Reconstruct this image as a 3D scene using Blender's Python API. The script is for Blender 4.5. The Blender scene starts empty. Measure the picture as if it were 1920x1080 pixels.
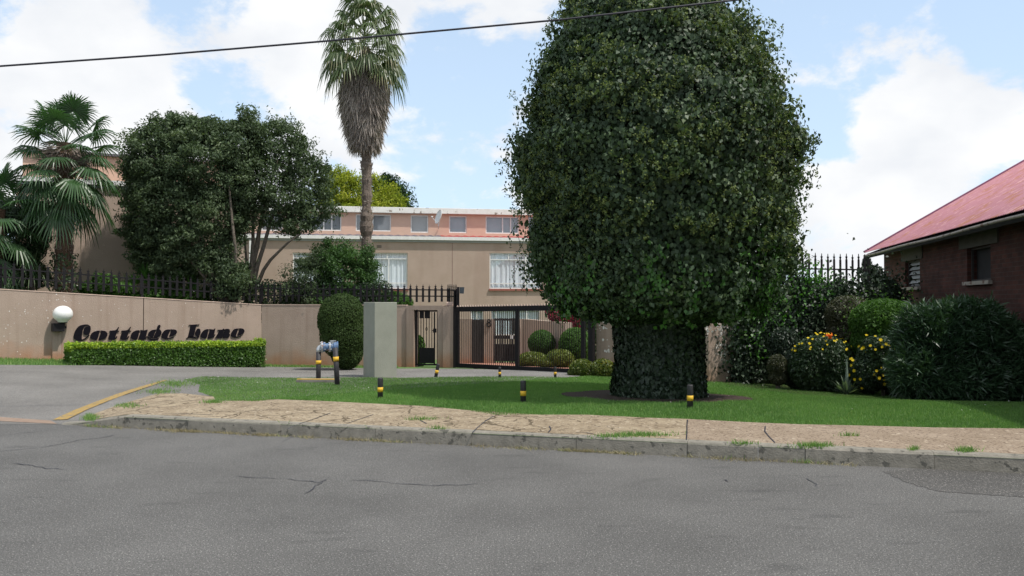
import bpy, bmesh, math, random
import numpy as np
from mathutils import Vector, Matrix, noise
R = math.radians
rng = np.random.default_rng(7)
random.seed(7)
S = bpy.context.scene
COL = S.collection

# ------------------------------------------------------------------ camera
F = 1500.0; HC = 1.6; PITCH = math.atan(30/1500)
cam_d = bpy.data.cameras.new('camera'); cam = bpy.data.objects.new('camera', cam_d); COL.objects.link(cam)
cam.location = (0, 0, HC); cam.rotation_euler = (math.pi/2 + PITCH, 0, 0)
cam_d.sensor_width = 36; cam_d.lens = F/1920*36; cam_d.clip_end = 2000; cam_d.clip_start = .05
S.camera = cam

# ------------------------------------------------------------------ sun, sky, exposure
SUN = Vector((.50, -.25, 1.0)).normalized()          # towards the sun
sd = bpy.data.lights.new('sun', 'SUN'); sd.energy = 2.7; sd.angle = R(1.6); sd.color = (1, .95, .88)
so = bpy.data.objects.new('sun', sd); COL.objects.link(so)
so.rotation_euler = SUN.to_track_quat('Z', 'Y').to_euler(); so.location = (5, -5, 20)
S.view_settings.view_transform = 'Standard'; S.view_settings.look = 'None'
S.view_settings.exposure = 0.69; S.view_settings.gamma = 1; S.view_settings.use_curve_mapping = False
W = bpy.data.worlds.new('World'); S.world = W; W.use_nodes = True

def ray(px, py):
    x = (px-960)/F; u = (540-py)/F
    return Vector((x, math.cos(PITCH)-u*math.sin(PITCH), math.sin(PITCH)+u*math.cos(PITCH)))

def make_world():
    nt = W.node_tree; nt.nodes.clear(); N = nt.nodes.new; L = nt.links.new
    out = N('ShaderNodeOutputWorld'); bg = N('ShaderNodeBackground'); bg.inputs[1].default_value = 0.128
    sky = N('ShaderNodeTexSky'); sky.sky_type = 'NISHITA'; sky.sun_disc = False
    sky.sun_elevation = math.asin(SUN.z); sky.sun_rotation = math.atan2(SUN.x, SUN.y)
    sky.air_density = 1.0; sky.dust_density = .6; sky.altitude = 1600
    tc = N('ShaderNodeTexCoord')
    mp = N('ShaderNodeMapping'); mp.inputs['Scale'].default_value = (1, 1, 1.7); mp.inputs['Location'].default_value = (.32, .1, .43)
    L(tc.outputs['Generated'], mp.inputs[0])
    nz = N('ShaderNodeTexNoise'); nz.inputs['Scale'].default_value = 6.5; nz.inputs['Detail'].default_value = 9
    nz.inputs['Roughness'].default_value = .6; nz.inputs['Distortion'].default_value = .15
    L(mp.outputs[0], nz.inputs['Vector'])
    nn = N('ShaderNodeVectorMath'); nn.operation = 'NORMALIZE'; L(tc.outputs['Generated'], nn.inputs[0])
    ct = N('ShaderNodeMath'); ct.operation = 'MULTIPLY_ADD'; ct.inputs[1].default_value = 1.9; ct.inputs[2].default_value = -.43; L(nz.outputs['Fac'], ct.inputs[0]); cur = ct.outputs[0]
    # (px, py, radius px, amount): + adds cloud, - opens a blue gap
    for px, py, rad, am in [(420, 175, 90, -.26), (300, 15, 120, -.16), (520, 130, 50, -.12), (780, 200, 110, -.2), (925, 110, 130, -.26), (990, 30, 100, .1),
                            (840, 330, 130, -.2), (860, 265, 90, .22), (1000, 60, 40, .14), (1500, 60, 200, -.34), (1870, 10, 120, -.3), (1900, 110, 60, -.1),
                            (1570, 235, 75, -.3), (1720, 110, 90, .28), (1600, 170, 70, .2), (1850, 230, 120, .3), (1500, 290, 70, .2), (1560, 300, 60, -.05),
                            (1640, 380, 130, .16), (1720, 250, 50, -.12), (100, 250, 150, .26), (250, 110, 120, .18), (520, 40, 120, .14), (640, 260, 120, .2), (60, 60, 150, .12),
                            (950, 400, 70, -.15), (1640, 400, 120, .1), (720, 60, 90, .2), (1400, 60, 60, -.1)]:
        d = ray(px, py).normalized()
        vd = N('ShaderNodeVectorMath'); vd.operation = 'DISTANCE'; L(nn.outputs[0], vd.inputs[0]); vd.inputs[1].default_value = d
        mr = N('ShaderNodeMapRange'); mr.interpolation_type = 'SMOOTHSTEP'
        mr.inputs[1].default_value = 0; mr.inputs[2].default_value = 1.6*rad/F; mr.inputs[3].default_value = am; mr.inputs[4].default_value = 0
        L(vd.outputs['Value'], mr.inputs[0])
        ad = N('ShaderNodeMath'); L(cur, ad.inputs[0]); L(mr.outputs[0], ad.inputs[1]); cur = ad.outputs[0]
    rp = N('ShaderNodeMapRange'); rp.interpolation_type = 'SMOOTHSTEP'
    rp.inputs[1].default_value = .38; rp.inputs[2].default_value = .62; L(cur, rp.inputs[0])
    nz2 = N('ShaderNodeTexNoise'); nz2.inputs['Scale'].default_value = 7; nz2.inputs['Detail'].default_value = 6; L(mp.outputs[0], nz2.inputs['Vector'])
    cr = N('ShaderNodeValToRGB'); cr.color_ramp.elements[0].position = .3; cr.color_ramp.elements[0].color = (4.05, 4.2, 4.45, 1)
    cr.color_ramp.elements[1].position = .62; cr.color_ramp.elements[1].color = (5.0, 5.03, 5.06, 1)
    L(nz2.outputs['Fac'], cr.inputs[0])
    # thin veil low over the horizon, on top of the blue
    sp = N('ShaderNodeSeparateXYZ'); L(nn.outputs[0], sp.inputs[0])
    veil = N('ShaderNodeMapRange'); veil.inputs[1].default_value = 0; veil.inputs[2].default_value = .42; veil.inputs[3].default_value = .85; veil.inputs[4].default_value = .6
    L(sp.outputs['Z'], veil.inputs[0])
    m0 = N('ShaderNodeMix'); m0.data_type = 'RGBA'; L(veil.outputs[0], m0.inputs[0])
    br = N('ShaderNodeMix'); br.data_type = 'RGBA'; br.blend_type = 'MULTIPLY'; br.inputs[0].default_value = 1
    L(sky.outputs[0], br.inputs[6]); br.inputs[7].default_value = (1.1, 1.1, 1.1, 1)
    L(br.outputs[2], m0.inputs[6]); m0.inputs[7].default_value = (3.35, 4.15, 4.95, 1)
    mx = N('ShaderNodeMix'); mx.data_type = 'RGBA'; L(rp.outputs[0], mx.inputs[0]); L(m0.outputs[2], mx.inputs[6]); L(cr.outputs[0], mx.inputs[7])
    L(mx.outputs[2], bg.inputs[0]); L(bg.outputs[0], out.inputs[0])
make_world()

# ------------------------------------------------------------------ helpers
def softplus(x, k=1.0): return np.logaddexp(0, np.asarray(x)/k)*k
def sstep(x, a, b):
    t = np.clip((np.asarray(x)-a)/(b-a), 0, 1); return t*t*(3-2*t)
KS = .2844; KN = math.hypot(1, KS)
def kerbY(X): return 8.95 - KS*np.asarray(X)
def kerbV(X, Y): return (np.asarray(Y)-kerbY(X))/KN          # distance behind the kerb line
def H(X, Y):
    X = np.asarray(X, float); Y = np.asarray(Y, float)
    Yc = np.minimum(Y, 36.)
    z = .15 - .033*softplus(Yc-11.5, .4) - .03*softplus(Yc-24, .4)
    w = sstep(Y, 11, 16)
    z = z + .06*w*softplus(-np.maximum(X, -22)-7, .5) - .05*w*softplus(np.minimum(X, 9)-2, .5)
    left = 1-sstep(X, -5.98, -4.95)
    z = z - .146*(1-sstep(kerbV(X, Y), 0, 2.6))*left
    return z
def Hf(x, y): return float(H(x, y))
C0 = Vector((0, 0, HC))
def PY(px, py, Y):
    d = ray(px, py); return C0 + d*(Y/d.y)
def G(px, py):
    d = ray(px, py); lo, hi = 3., 60.
    f = lambda t: HC + d.z*t - Hf(d.x*t, d.y*t)
    for _ in range(50):
        m = (lo+hi)/2
        if f(m) > 0: lo = m
        else: hi = m
    return Vector((d.x*lo, d.y*lo, Hf(d.x*lo, d.y*lo)))
def on_plane(px, py, p0, n):
    d = ray(px, py); t = (Vector(p0)-C0).dot(n)/d.dot(n); return C0+d*t

def wloc(o):
    v = Vector((0, 0, 0))
    while o is not None: v = v+o.location; o = o.parent
    return v
class MB:
    def __init__(s): s.v = []; s.f = []
    def add(s, vs, fs):
        o = len(s.v); s.v += [tuple(v) for v in vs]; s.f += [tuple(i+o for i in f) for f in fs]; return s
    def box(s, c, d, rz=0, M=None):
        x, y, z = d[0]/2, d[1]/2, d[2]/2
        vs = [Vector((a*x, b*y, e*z)) for e in (-1, 1) for b in (-1, 1) for a in (-1, 1)]
        m = Matrix.Translation(Vector(c)) @ Matrix.Rotation(rz, 4, 'Z')
        if M is not None: m = M @ m
        return s.add([m @ v for v in vs], [(0, 2, 3, 1), (4, 5, 7, 6), (0, 1, 5, 4), (1, 3, 7, 5), (3, 2, 6, 7), (2, 0, 4, 6)])
    def bar(s, a, b, w, t, up=Vector((0, 0, 1))):     # box from a to b, w wide, t thick (t along up-ish)
        a = Vector(a); b = Vector(b); d = (b-a).normalized()
        sx = d.cross(up)
        if sx.length < 1e-4: sx = Vector((1, 0, 0))
        sx.normalize(); uy = sx.cross(d).normalized()
        vs = [p + sx*i*w/2 + uy*j*t/2 for p in (a, b) for i, j in ((-1, -1), (1, -1), (1, 1), (-1, 1))]
        return s.add(vs, [(0, 1, 2, 3), (7, 6, 5, 4), (0, 4, 5, 1), (1, 5, 6, 2), (2, 6, 7, 3), (3, 7, 4, 0)])
    def tube(s, pts, rad, n=8, cap=True, jit=0):
        pts = [Vector(p) for p in pts]
        if not hasattr(rad, '__len__'): rad = [rad]*len(pts)
        vs = []; prev = None
        for i, p in enumerate(pts):
            d = (pts[min(i+1, len(pts)-1)]-pts[max(i-1, 0)]).normalized()
            a = Vector((0, 0, 1)) if abs(d.z) < .95 else Vector((1, 0, 0))
            if prev is not None: a = prev
            sx = d.cross(a).normalized() if d.cross(a).length > 1e-4 else Vector((1, 0, 0)); sy = d.cross(sx).normalized(); prev = -sy if False else a
            for k in range(n):
                t = 2*math.pi*k/n; r = rad[i]*(1+(random.uniform(-jit, jit) if jit else 0))
                vs.append(p + sx*math.cos(t)*r + sy*math.sin(t)*r)
        fs = [(i*n+k, i*n+(k+1) % n, (i+1)*n+(k+1) % n, (i+1)*n+k) for i in range(len(pts)-1) for k in range(n)]
        if cap: fs += [tuple(range(n))[::-1], tuple((len(pts)-1)*n+k for k in range(n))]
        return s.add(vs, fs)
    def lathe(s, c, prof, n=20, wob=0):
        vs = []
        for (r, z) in prof:
            for k in range(n):
                t = 2*math.pi*k/n
                rr = r*(1+(wob*noise.noise(Vector((math.cos(t)*1.5+c[0], math.sin(t)*1.5, z*1.3))) if wob else 0))
                vs.append((c[0]+math.cos(t)*rr, c[1]+math.sin(t)*rr, c[2]+z))
        m = len(prof)
        fs = [(i*n+k, i*n+(k+1) % n, (i+1)*n+(k+1) % n, (i+1)*n+k) for i in range(m-1) for k in range(n)]
        fs += [tuple(range(n))[::-1], tuple((m-1)*n+k for k in range(n))]
        return s.add(vs, fs)
    def build(s, name, mat=None, parent=None, smooth=False, bevel=0):
        if parent is not None:
            w = wloc(parent); s.v = [(x[0]-w.x, x[1]-w.y, x[2]-w.z) for x in s.v]
        me = bpy.data.meshes.new(name); me.from_pydata(s.v, [], s.f); me.update()
        if smooth: me.shade_smooth()
        o = bpy.data.objects.new(name, me); COL.objects.link(o)
        if mat: me.materials.append(mat)
        if parent: o.parent = parent
        if bevel:
            b = o.modifiers.new('bevel', 'BEVEL'); b.width = bevel; b.segments = 2; b.limit_method = 'ANGLE'
        return o
def tag(o, label=None, cat=None, group=None, kind=None):
    if label: o['label'] = label
    if cat: o['category'] = cat
    if group: o['group'] = group
    if kind: o['kind'] = kind
    return o
def thing(name, loc, label, cat, group=None):
    o = bpy.data.objects.new(name, None); COL.objects.link(o); o.location = loc; o.empty_display_size = .2
    return tag(o, label, cat, group)
def struct(name, mb, mat, smooth=False): return tag(mb.build(name, mat, smooth=smooth), kind='structure')
def copy_tree(root, loc, label, rot=None):
    r = root.copy(); COL.objects.link(r); r.location = loc; r['label'] = label
    if rot: r.rotation_euler = rot
    for ch in list(root.children):
        c = ch.copy(); COL.objects.link(c); c.parent = r
        for g in list(ch.children):
            d = g.copy(); COL.objects.link(d); d.parent = c
    return r

# ------------------------------------------------------------------ materials
def newmat(name):
    m = bpy.data.materials.new(name); m.use_nodes = True; nt = m.node_tree
    return m, nt, nt.nodes.new, nt.links.new, nt.nodes['Principled BSDF']
def pmat(name, c1, c2=None, scale=4, rough=.7, bump=0, bscale=60, metal=0, spec=.4, detail=6, extra=None, speck=None):
    """two tones mixed by noise, with fine grain bump; speck=(colour, scale, threshold)"""
    m, nt, N, L, b = newmat(name); b.inputs['Roughness'].default_value = rough; b.inputs['Metallic'].default_value = metal
    b.inputs['Specular IOR Level'].default_value = spec
    tc = N('ShaderNodeTexCoord'); src = tc.outputs['Object']
    if c2 is None: c2 = tuple(x*.8 for x in c1)
    nz = N('ShaderNodeTexNoise'); nz.inputs['Scale'].default_value = scale; nz.inputs['Detail'].default_value = detail; nz.inputs['Roughness'].default_value = .65; L(src, nz.inputs['Vector'])
    cr = N('ShaderNodeValToRGB'); cr.color_ramp.elements[0].position = .33; cr.color_ramp.elements[1].position = .67
    cr.color_ramp.elements[0].color = (*c1, 1); cr.color_ramp.elements[1].color = (*c2, 1); L(nz.outputs['Fac'], cr.inputs[0])
    cur = cr.outputs[0]
    if speck:
        for (sc, ss, th) in speck:
            n2 = N('ShaderNodeTexNoise'); n2.inputs['Scale'].default_value = ss; n2.inputs['Detail'].default_value = 3; L(src, n2.inputs['Vector'])
            mr = N('ShaderNodeMapRange'); mr.inputs[1].default_value = th; mr.inputs[2].default_value = th+.05; L(n2.outputs['Fac'], mr.inputs[0])
            mx = N('ShaderNodeMix'); mx.data_type = 'RGBA'; L(mr.outputs[0], mx.inputs[0]); L(cur, mx.inputs[6]); mx.inputs[7].default_value = (*sc, 1); cur = mx.outputs[2]
    if extra: cur = extra(N, L, tc, cur)
    L(cur, b.inputs['Base Color'])
    if bump:
        n3 = N('ShaderNodeTexNoise'); n3.inputs['Scale'].default_value = bscale; n3.inputs['Detail'].default_value = 5; L(src, n3.inputs['Vector'])
        bp = N('ShaderNodeBump'); bp.inputs['Strength'].default_value = bump; bp.inputs['Distance'].default_value = .02; L(n3.outputs['Fac'], bp.inputs['Height']); L(bp.outputs[0], b.inputs['Normal'])
    return m
def leafmat(name, c1, c2, c3=None, rough=.45, trans=.25, spec=.5, backc=None):
    m, nt, N, L, b = newmat(name); b.inputs['Roughness'].default_value = rough; b.inputs['Specular IOR Level'].default_value = spec
    at = N('ShaderNodeAttribute'); at.attribute_name = 'tint'
    cr = N('ShaderNodeValToRGB'); e = cr.color_ramp.elements; e[0].position = 0; e[0].color = (*c1, 1); e[1].position = .7; e[1].color = (*c2, 1)
    if c3: x = e.new(1.0); x.color = (*c3, 1)
    L(at.outputs['Fac'], cr.inputs[0]); L(cr.outputs[0], b.inputs['Base Color'])
    tr = N('ShaderNodeBsdfTranslucent'); hs = N('ShaderNodeMix'); hs.data_type = 'RGBA'; hs.blend_type = 'MULTIPLY'; hs.inputs[0].default_value = 1
    L(cr.outputs[0], hs.inputs[6]); hs.inputs[7].default_value = (1.3, 1.5, .7, 1); L(hs.outputs[2], tr.inputs['Color'])
    mx = N('ShaderNodeMixShader'); mx.inputs[0].default_value = trans; L(b.outputs[0], mx.inputs[1]); L(tr.outputs[0], mx.inputs[2])
    L(mx.outputs[0], nt.nodes['Material Output'].inputs['Surface'])
    return m

def dirt_low(N, L, tc, cur):          # red soil splashed on the foot of the wall, rain streaks
    sp = N('ShaderNodeSeparateXYZ'); L(tc.outputs['Generated'], sp.inputs[0])
    nz = N('ShaderNodeTexNoise'); nz.inputs['Scale'].default_value = 2.2; nz.inputs['Detail'].default_value = 5; L(tc.outputs['Object'], nz.inputs['Vector'])
    ad = N('ShaderNodeMath'); ad.operation = 'MULTIPLY_ADD'; ad.inputs[1].default_value = -.45; L(nz.outputs['Fac'], ad.inputs[0]); L(sp.outputs['Z'], ad.inputs[2])
    mr = N('ShaderNodeMapRange'); mr.inputs[1].default_value = -.1; mr.inputs[2].default_value = .17; mr.inputs[3].default_value = .8; mr.inputs[4].default_value = 0; L(ad.outputs[0], mr.inputs[0])
    mx = N('ShaderNodeMix'); mx.data_type = 'RGBA'; L(mr.outputs[0], mx.inputs[0]); L(cur, mx.inputs[6]); mx.inputs[7].default_value = (.36, .17, .09, 1)
    mp = N('ShaderNodeMapping'); mp.inputs['Scale'].default_value = (7, 7, .35); L(tc.outputs['Object'], mp.inputs[0])
    n2 = N('ShaderNodeTexNoise'); n2.inputs['Scale'].default_value = 1; n2.inputs['Detail'].default_value = 6; L(mp.outputs[0], n2.inputs['Vector'])
    m2 = N('ShaderNodeMapRange'); m2.inputs[1].default_value = .50; m2.inputs[2].default_value = .72; m2.inputs[3].default_value = 0; m2.inputs[4].default_value = .38; L(n2.outputs['Fac'], m2.inputs[0])
    m3 = N('ShaderNodeMix'); m3.data_type = 'RGBA'; L(m2.outputs[0], m3.inputs[0]); L(mx.outputs[2], m3.inputs[6]); m3.inputs[7].default_value = (.22, .15, .11, 1)
    return m3.outputs[2]
def streaks(N, L, tc, cur):
    mp = N('ShaderNodeMapping'); mp.inputs['Scale'].default_value = (1.6, 1.6, .16); L(tc.outputs['Object'], mp.inputs[0])
    n2 = N('ShaderNodeTexNoise'); n2.inputs['Scale'].default_value = 1; n2.inputs['Detail'].default_value = 7; L(mp.outputs[0], n2.inputs['Vector'])
    m2 = N('ShaderNodeMapRange'); m2.inputs[1].default_value = .5; m2.inputs[2].default_value = .75; m2.inputs[3].default_value = 0; m2.inputs[4].default_value = .3; L(n2.outputs['Fac'], m2.inputs[0])
    m3 = N('ShaderNodeMix'); m3.data_type = 'RGBA'; L(m2.outputs[0], m3.inputs[0]); L(cur, m3.inputs[6]); m3.inputs[7].default_value = (.25, .17, .13, 1)
    return m3.outputs[2]

M = {}
M['wall'] = pmat('pink_render', (.335, .26, .21), (.385, .30, .245), 1.6, .9, .5, 45, extra=dirt_low, spec=.2)
M['cope'] = pmat('coping', (.62, .47, .39), (.5, .37, .3), 6, .9, .3, 60)
M['house'] = pmat('house_render', (.38, .295, .235), (.43, .335, .275), 1.1, .9, .35, 40, extra=streaks, spec=.2)
M['dormer'] = pmat('dormer_render', (.66, .45, .34), (.60, .41, .32), 1.4, .9, .2, 40, spec=.2)
M['white'] = pmat('white_paint', (.78, .78, .76), (.66, .66, .63), 9, .6, .1, 50)
M['fascia'] = pmat('weathered_fascia', (.80, .80, .77), (.70, .69, .64), 5, .8, .3, 40, speck=[((.28, .24, .2), 3.4, .62)])
M['black'] = pmat('black_paint', (.009, .008, .010), (.015, .014, .015), 20, .6, .1, 60, spec=.2)
M['letter'] = pmat('letter_black', (.006, .005, .008), (.008, .007, .011), 20, .7, spec=.1)
M['post'] = pmat('post_black', (.022, .021, .024), (.04, .038, .04), 25, .6, .2, 80)
M['yellow'] = pmat('yellow_paint', (.75, .46, .03), (.62, .36, .03), 30, .6, .1, 60)
M['greypillar'] = pmat('grey_plaster', (.25, .262, .218), (.29, .30, .25), 3, .9, .4, 60, spec=.2, extra=streaks)
M['globe'] = pmat('opal_globe', (.80, .80, .78), (.76, .76, .74), 5, .3, 0, spec=.5)
M['glass'], nt, N, L, b = newmat('window_glass')
b.inputs['Roughness'].default_value = .04; b.inputs['IOR'].default_value = 1.5
_t = N('ShaderNodeBsdfTransparent'); _t.inputs[0].default_value = (.95, .97, .98, 1); _g = N('ShaderNodeBsdfGlossy'); _g.inputs['Roughness'].default_value = .03
_x = N('ShaderNodeMixShader'); _lw = N('ShaderNodeFresnel'); _lw.inputs[0].default_value = 1.9
_x.inputs[0].default_value = .12; L(_t.outputs[0], _x.inputs[1]); L(_g.outputs[0], _x.inputs[2]); L(_x.outputs[0], nt.nodes['Material Output'].inputs['Surface'])
M['blind'] = pmat('grey_blind', (.30, .32, .33), (.35, .37, .38), 2, .8)
M['curtain'] = pmat('lace_curtain', (.70, .75, .78), (.62, .68, .71), 3, .9)
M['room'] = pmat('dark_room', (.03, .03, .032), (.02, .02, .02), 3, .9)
M['sill'] = pmat('red_sill', (.33, .12, .09), (.27, .1, .08), 8, .8, .1)
M['joint'] = pmat('joint', (.2, .12, .1))
M['redstrip'] = pmat('red_sheeting', (.36, .05, .05), (.28, .05, .045), 6, .6)
M['purple'] = pmat('dull_sheeting', (.10, .085, .11), (.16, .14, .15), 6, .6)
M['roofred'] = pmat('red_iron', (.40, .18, .21), (.35, .15, .17), .9, .62, .1, 40, speck=[((.34, .14, .09), 2.2, .56), ((.50, .27, .27), 5, .60), ((.12, .06, .05), 9, .70)])
M['roofcap'] = pmat('ridge_cap', (.26, .11, .18), (.22, .09, .14), 4, .6)
M['lintel'] = pmat('grey_lintel', (.06, .056, .046), (.085, .078, .064), 5, .9, .2)
M['gutter'] = pmat('old_gutter', (.36, .33, .28), (.25, .22, .19), 6, .7, .2, speck=[((.14, .08, .06), 5, .58)])
M['concrete'] = pmat('concrete', (.24, .22, .19), (.16, .15, .13), 8, .9, .5, 90)
M['bark'] = pmat('bark', (.085, .07, .055), (.17, .145, .115), 14, .95, 1, 30)
M['palmbark'] = pmat('palm_bark', (.10, .078, .062), (.21, .17, .14), 20, .95, 1, 30)
M['fibre'] = pmat('palm_fibre', (.06, .035, .022), (.12, .075, .045), 30, .95, .8, 60)
M['soil'] = pmat('soil', (.03, .02, .013), (.055, .034, .022), 12, 1, 1, 50)
M['core'] = pmat('inner_twigs', (.012, .018, .009), (.02, .024, .012), 9, 1, 1, 30, spec=.05)  # dark solid core, added to block the view through the foliage
M['blue'] = pmat('blue_enamel', (.05, .12, .26), (.10, .17, .28), 14, .45, .3, 60, speck=[((.3, .3, .3), 20, .62), ((.24, .12, .08), 13, .64)])
M['flange'] = pmat('worn_flange', (.42, .44, .46), (.28, .30, .34), 16, .45, .3, 60, speck=[((.22, .12, .09), 15, .6)])
M['galv'] = pmat('galvanised', (.55, .57, .58), (.42, .44, .46), 20, .4, .1, metal=.6)
M['dish'] = pmat('dish_white', (.70, .71, .70), (.62, .63, .62), 8, .5)
M['bulk'] = pmat('lamp_grey', (.06, .075, .085), (.04, .05, .06), 8, .5)
M['cable'] = pmat('cable', (.02, .02, .03), (.03, .03, .04), 8, .6)
M['flake'] = pmat('paint_fleck', (.80, .78, .74), (.68, .64, .6), 20, .8)
M['gatewood'] = pmat('dark_timber', (.035, .030, .028), (.055, .048, .045), 12, .7, .3, 40)

# foliage
M['ivy'] = leafmat('ivy_leaf', (.026, .050, .024), (.060, .100, .044), (.10, .145, .058), .52, .18, .32)
M['ivynew'] = leafmat('ivy_new_leaf', (.035, .11, .018), (.075, .21, .03), None, .42, .3)
M['umbel'] = leafmat('ivy_flower', (.085, .12, .035), (.15, .19, .06), None, .7, .2, .2)
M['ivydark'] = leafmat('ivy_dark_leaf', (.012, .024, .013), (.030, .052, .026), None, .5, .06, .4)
M['tree'] = leafmat('tree_leaf', (.048, .074, .038), (.095, .136, .066), (.16, .20, .11), .6, .22, .25)
M['shrub'] = leafmat('shrub_leaf', (.035, .085, .018), (.08, .17, .03), (.15, .25, .05), .6, .3, .25)
M['treeshrub'] = leafmat('mid_shrub_leaf', (.026, .06, .016), (.055, .12, .03), (.10, .19, .05), .55, .25, .3)
M['lowshrub'] = leafmat('low_shrub_leaf', (.018, .040, .017), (.042, .08, .03), None, .5, .2)
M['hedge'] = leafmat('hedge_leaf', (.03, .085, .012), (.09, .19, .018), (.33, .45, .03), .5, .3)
M['topiary'] = leafmat('topiary_leaf', (.026, .05, .014), (.06, .10, .026), (.10, .15, .04), .65, .2, .2)
M['conifer'] = leafmat('golden_conifer', (.15, .19, .02), (.31, .34, .035), (.42, .42, .06), .7, .3, .2)
M['cypress'] = leafmat('dark_conifer', (.018, .045, .018), (.045, .09, .03), None, .7, .1, .2)
M['fan'] = leafmat('fan_frond', (.018, .046, .016), (.045, .105, .034), (.11, .18, .075), .42, .25, .6)
M['fanw'] = leafmat('tall_palm_frond', (.035, .065, .022), (.085, .125, .045), (.22, .20, .10), .45, .25, .5)
M['dead'] = leafmat('dead_frond', (.19, .155, .135), (.34, .30, .265), (.44, .40, .36), .8, .1, .2)
M['yucca'] = leafmat('sword_leaf', (.03, .09, .02), (.08, .19, .04), None, .4, .25)
M['oleander'] = leafmat('oleander_leaf', (.022, .05, .024), (.05, .10, .045), (.10, .16, .08), .42, .15, .5)
M['abelia'] = leafmat('gold_shrub_leaf', (.06, .10, .015), (.18, .20, .03), (.30, .16, .04), .5, .3)
M['boug'] = leafmat('bougainvillea', (.16, .015, .04), (.30, .03, .07), None, .6, .3)
M['daisy'] = leafmat('daisy_petal', (.80, .60, .02), (.85, .68, .03), None, .6, .2, .2)
M['orange'] = leafmat('orange_petal', (.8, .14, .02), (.8, .2, .02), None, .6, .2, .2)
M['purpleshrub'] = leafmat('bronze_leaf', (.035, .045, .02), (.075, .075, .035), None, .5, .2)
M['grassb'] = leafmat('grass_blade', (.095, .19, .052), (.16, .29, .08), (.31, .36, .15), .6, .35, .3)
M['straw'] = leafmat('straw', (.16, .13, .08), (.36, .31, .20), (.08, .15, .04), .8, .2, .2)
M['succulent'] = leafmat('grey_succulent', (.10, .16, .10), (.19, .25, .17), None, .5, .2)

def leaves(name, P, Nn, size, mat, parent=None, aspect=.5, droop=.4, flat=.5, tint=None, fold=.18, up=None):
    n = len(P); P = np.asarray(P, np.float32); Nn = np.asarray(Nn, np.float32)
    nr = Nn*flat + rng.normal(size=(n, 3))*(1-flat)*.6; nr /= np.linalg.norm(nr, axis=1, keepdims=True)+1e-9
    t = rng.normal(size=(n, 3)); t /= np.linalg.norm(t, axis=1, keepdims=True); t[:, 2] -= droop*2
    if up is not None: t += up
    t -= nr*np.sum(t*nr, 1, keepdims=True); t /= np.linalg.norm(t, axis=1, keepdims=True)+1e-9
    s = np.cross(nr, t); Ls = (size*rng.uniform(.65, 1.3, n))[:, None]; Ws = Ls*aspect
    v = np.empty((n, 4, 3), np.float32)
    v[:, 0] = P-t*Ls/2; v[:, 1] = P+s*Ws/2-t*Ls*.08+nr*Ws*fold; v[:, 2] = P+t*Ls/2-nr*Ls*.08; v[:, 3] = P-s*Ws/2-t*Ls*.08+nr*Ws*fold
    if tint is None: tint = rng.random(n)
    return quadmesh(name, v.reshape(-1, 3), n, 4, np.repeat(tint, 4), mat, parent)
def quadmesh(name, v, nf, k, tint, mat, parent=None):
    v = np.asarray(v, float)
    if parent is not None: v = v-np.array(wloc(parent))
    me = bpy.data.meshes.new(name); me.vertices.add(len(v)); me.vertices.foreach_set('co', np.asarray(v, np.float32).ravel())
    me.loops.add(nf*k); me.loops.foreach_set('vertex_index', np.arange(nf*k, dtype=np.int32))
    me.polygons.add(nf); me.polygons.foreach_set('loop_start', np.arange(0, nf*k, k, dtype=np.int32))
    a = me.attributes.new('tint', 'FLOAT', 'POINT'); a.data.foreach_set('value', np.clip(tint, 0, 1).astype(np.float32))
    me.update(calc_edges=True); me.materials.append(mat)
    o = bpy.data.objects.new(name, me); COL.objects.link(o)
    if parent: o.parent = parent
    return o
def nz3(P, f, seed=0):      # cheap smooth noise on an array of points
    P = np.asarray(P)*f + seed; a = 0
    for k, (w, q) in enumerate(((1., 1.), (.5, 2.1), (.25, 4.3))):
        a = a + w*(np.sin(P[:, 0]*1.7*q+1.3*k+1.1*np.sin(P[:, 1]*1.3*q))*np.cos(P[:, 1]*1.9*q+2.1*k+1.2*np.sin(P[:, 2]*1.1*q))+np.sin(P[:, 2]*2.3*q+k+P[:, 0]*.7*q))*.5
    return a/1.75
def lumps_points(lumps, n, depth=.35, amp=.12, f=2.2, bottom=None):
    vol = np.array([l[1][0]*l[1][1]+l[1][0]*l[1][2]+l[1][1]*l[1][2] for l in lumps]); cnt = (n*vol/vol.sum()*1.4).astype(int)
    PP = []; NN = []
    for i, (c, r) in enumerate(lumps):
        d = rng.normal(size=(cnt[i], 3)); d /= np.linalg.norm(d, axis=1, keepdims=True)
        rad = 1-depth*rng.random(cnt[i])**1.6
        p = np.array(c) + d*np.array(r)*(rad*(1+amp*nz3(d*np.array(r)+np.array(c), f)))[:, None]
        keep = np.ones(cnt[i], bool)
        for j, (c2, r2) in enumerate(lumps):
            if j != i: keep &= np.linalg.norm((p-np.array(c2))/np.array(r2), axis=1) > .72
        nn = d/np.array(r); nn /= np.linalg.norm(nn, axis=1, keepdims=True)
        PP.append(p[keep]); NN.append(nn[keep])
    P = np.concatenate(PP); Nn = np.concatenate(NN)
    if bottom is not None: k = P[:, 2] > bottom; P = P[k]; Nn = Nn[k]
    return P, Nn
def crown_lumps(c, r, k, lr, seed, squash=.85):
    rs = np.random.default_rng(seed); out = [(tuple(c), tuple(np.array(r)*.78))]
    for _ in range(k):
        d = rs.normal(size=3); d /= np.linalg.norm(d); q = np.array(c)+d*np.array(r)*rs.uniform(.62, .82)
        l = lr*rs.uniform(.7, 1.25); out.append((tuple(q), (l, l, l*squash)))
    return out
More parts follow.
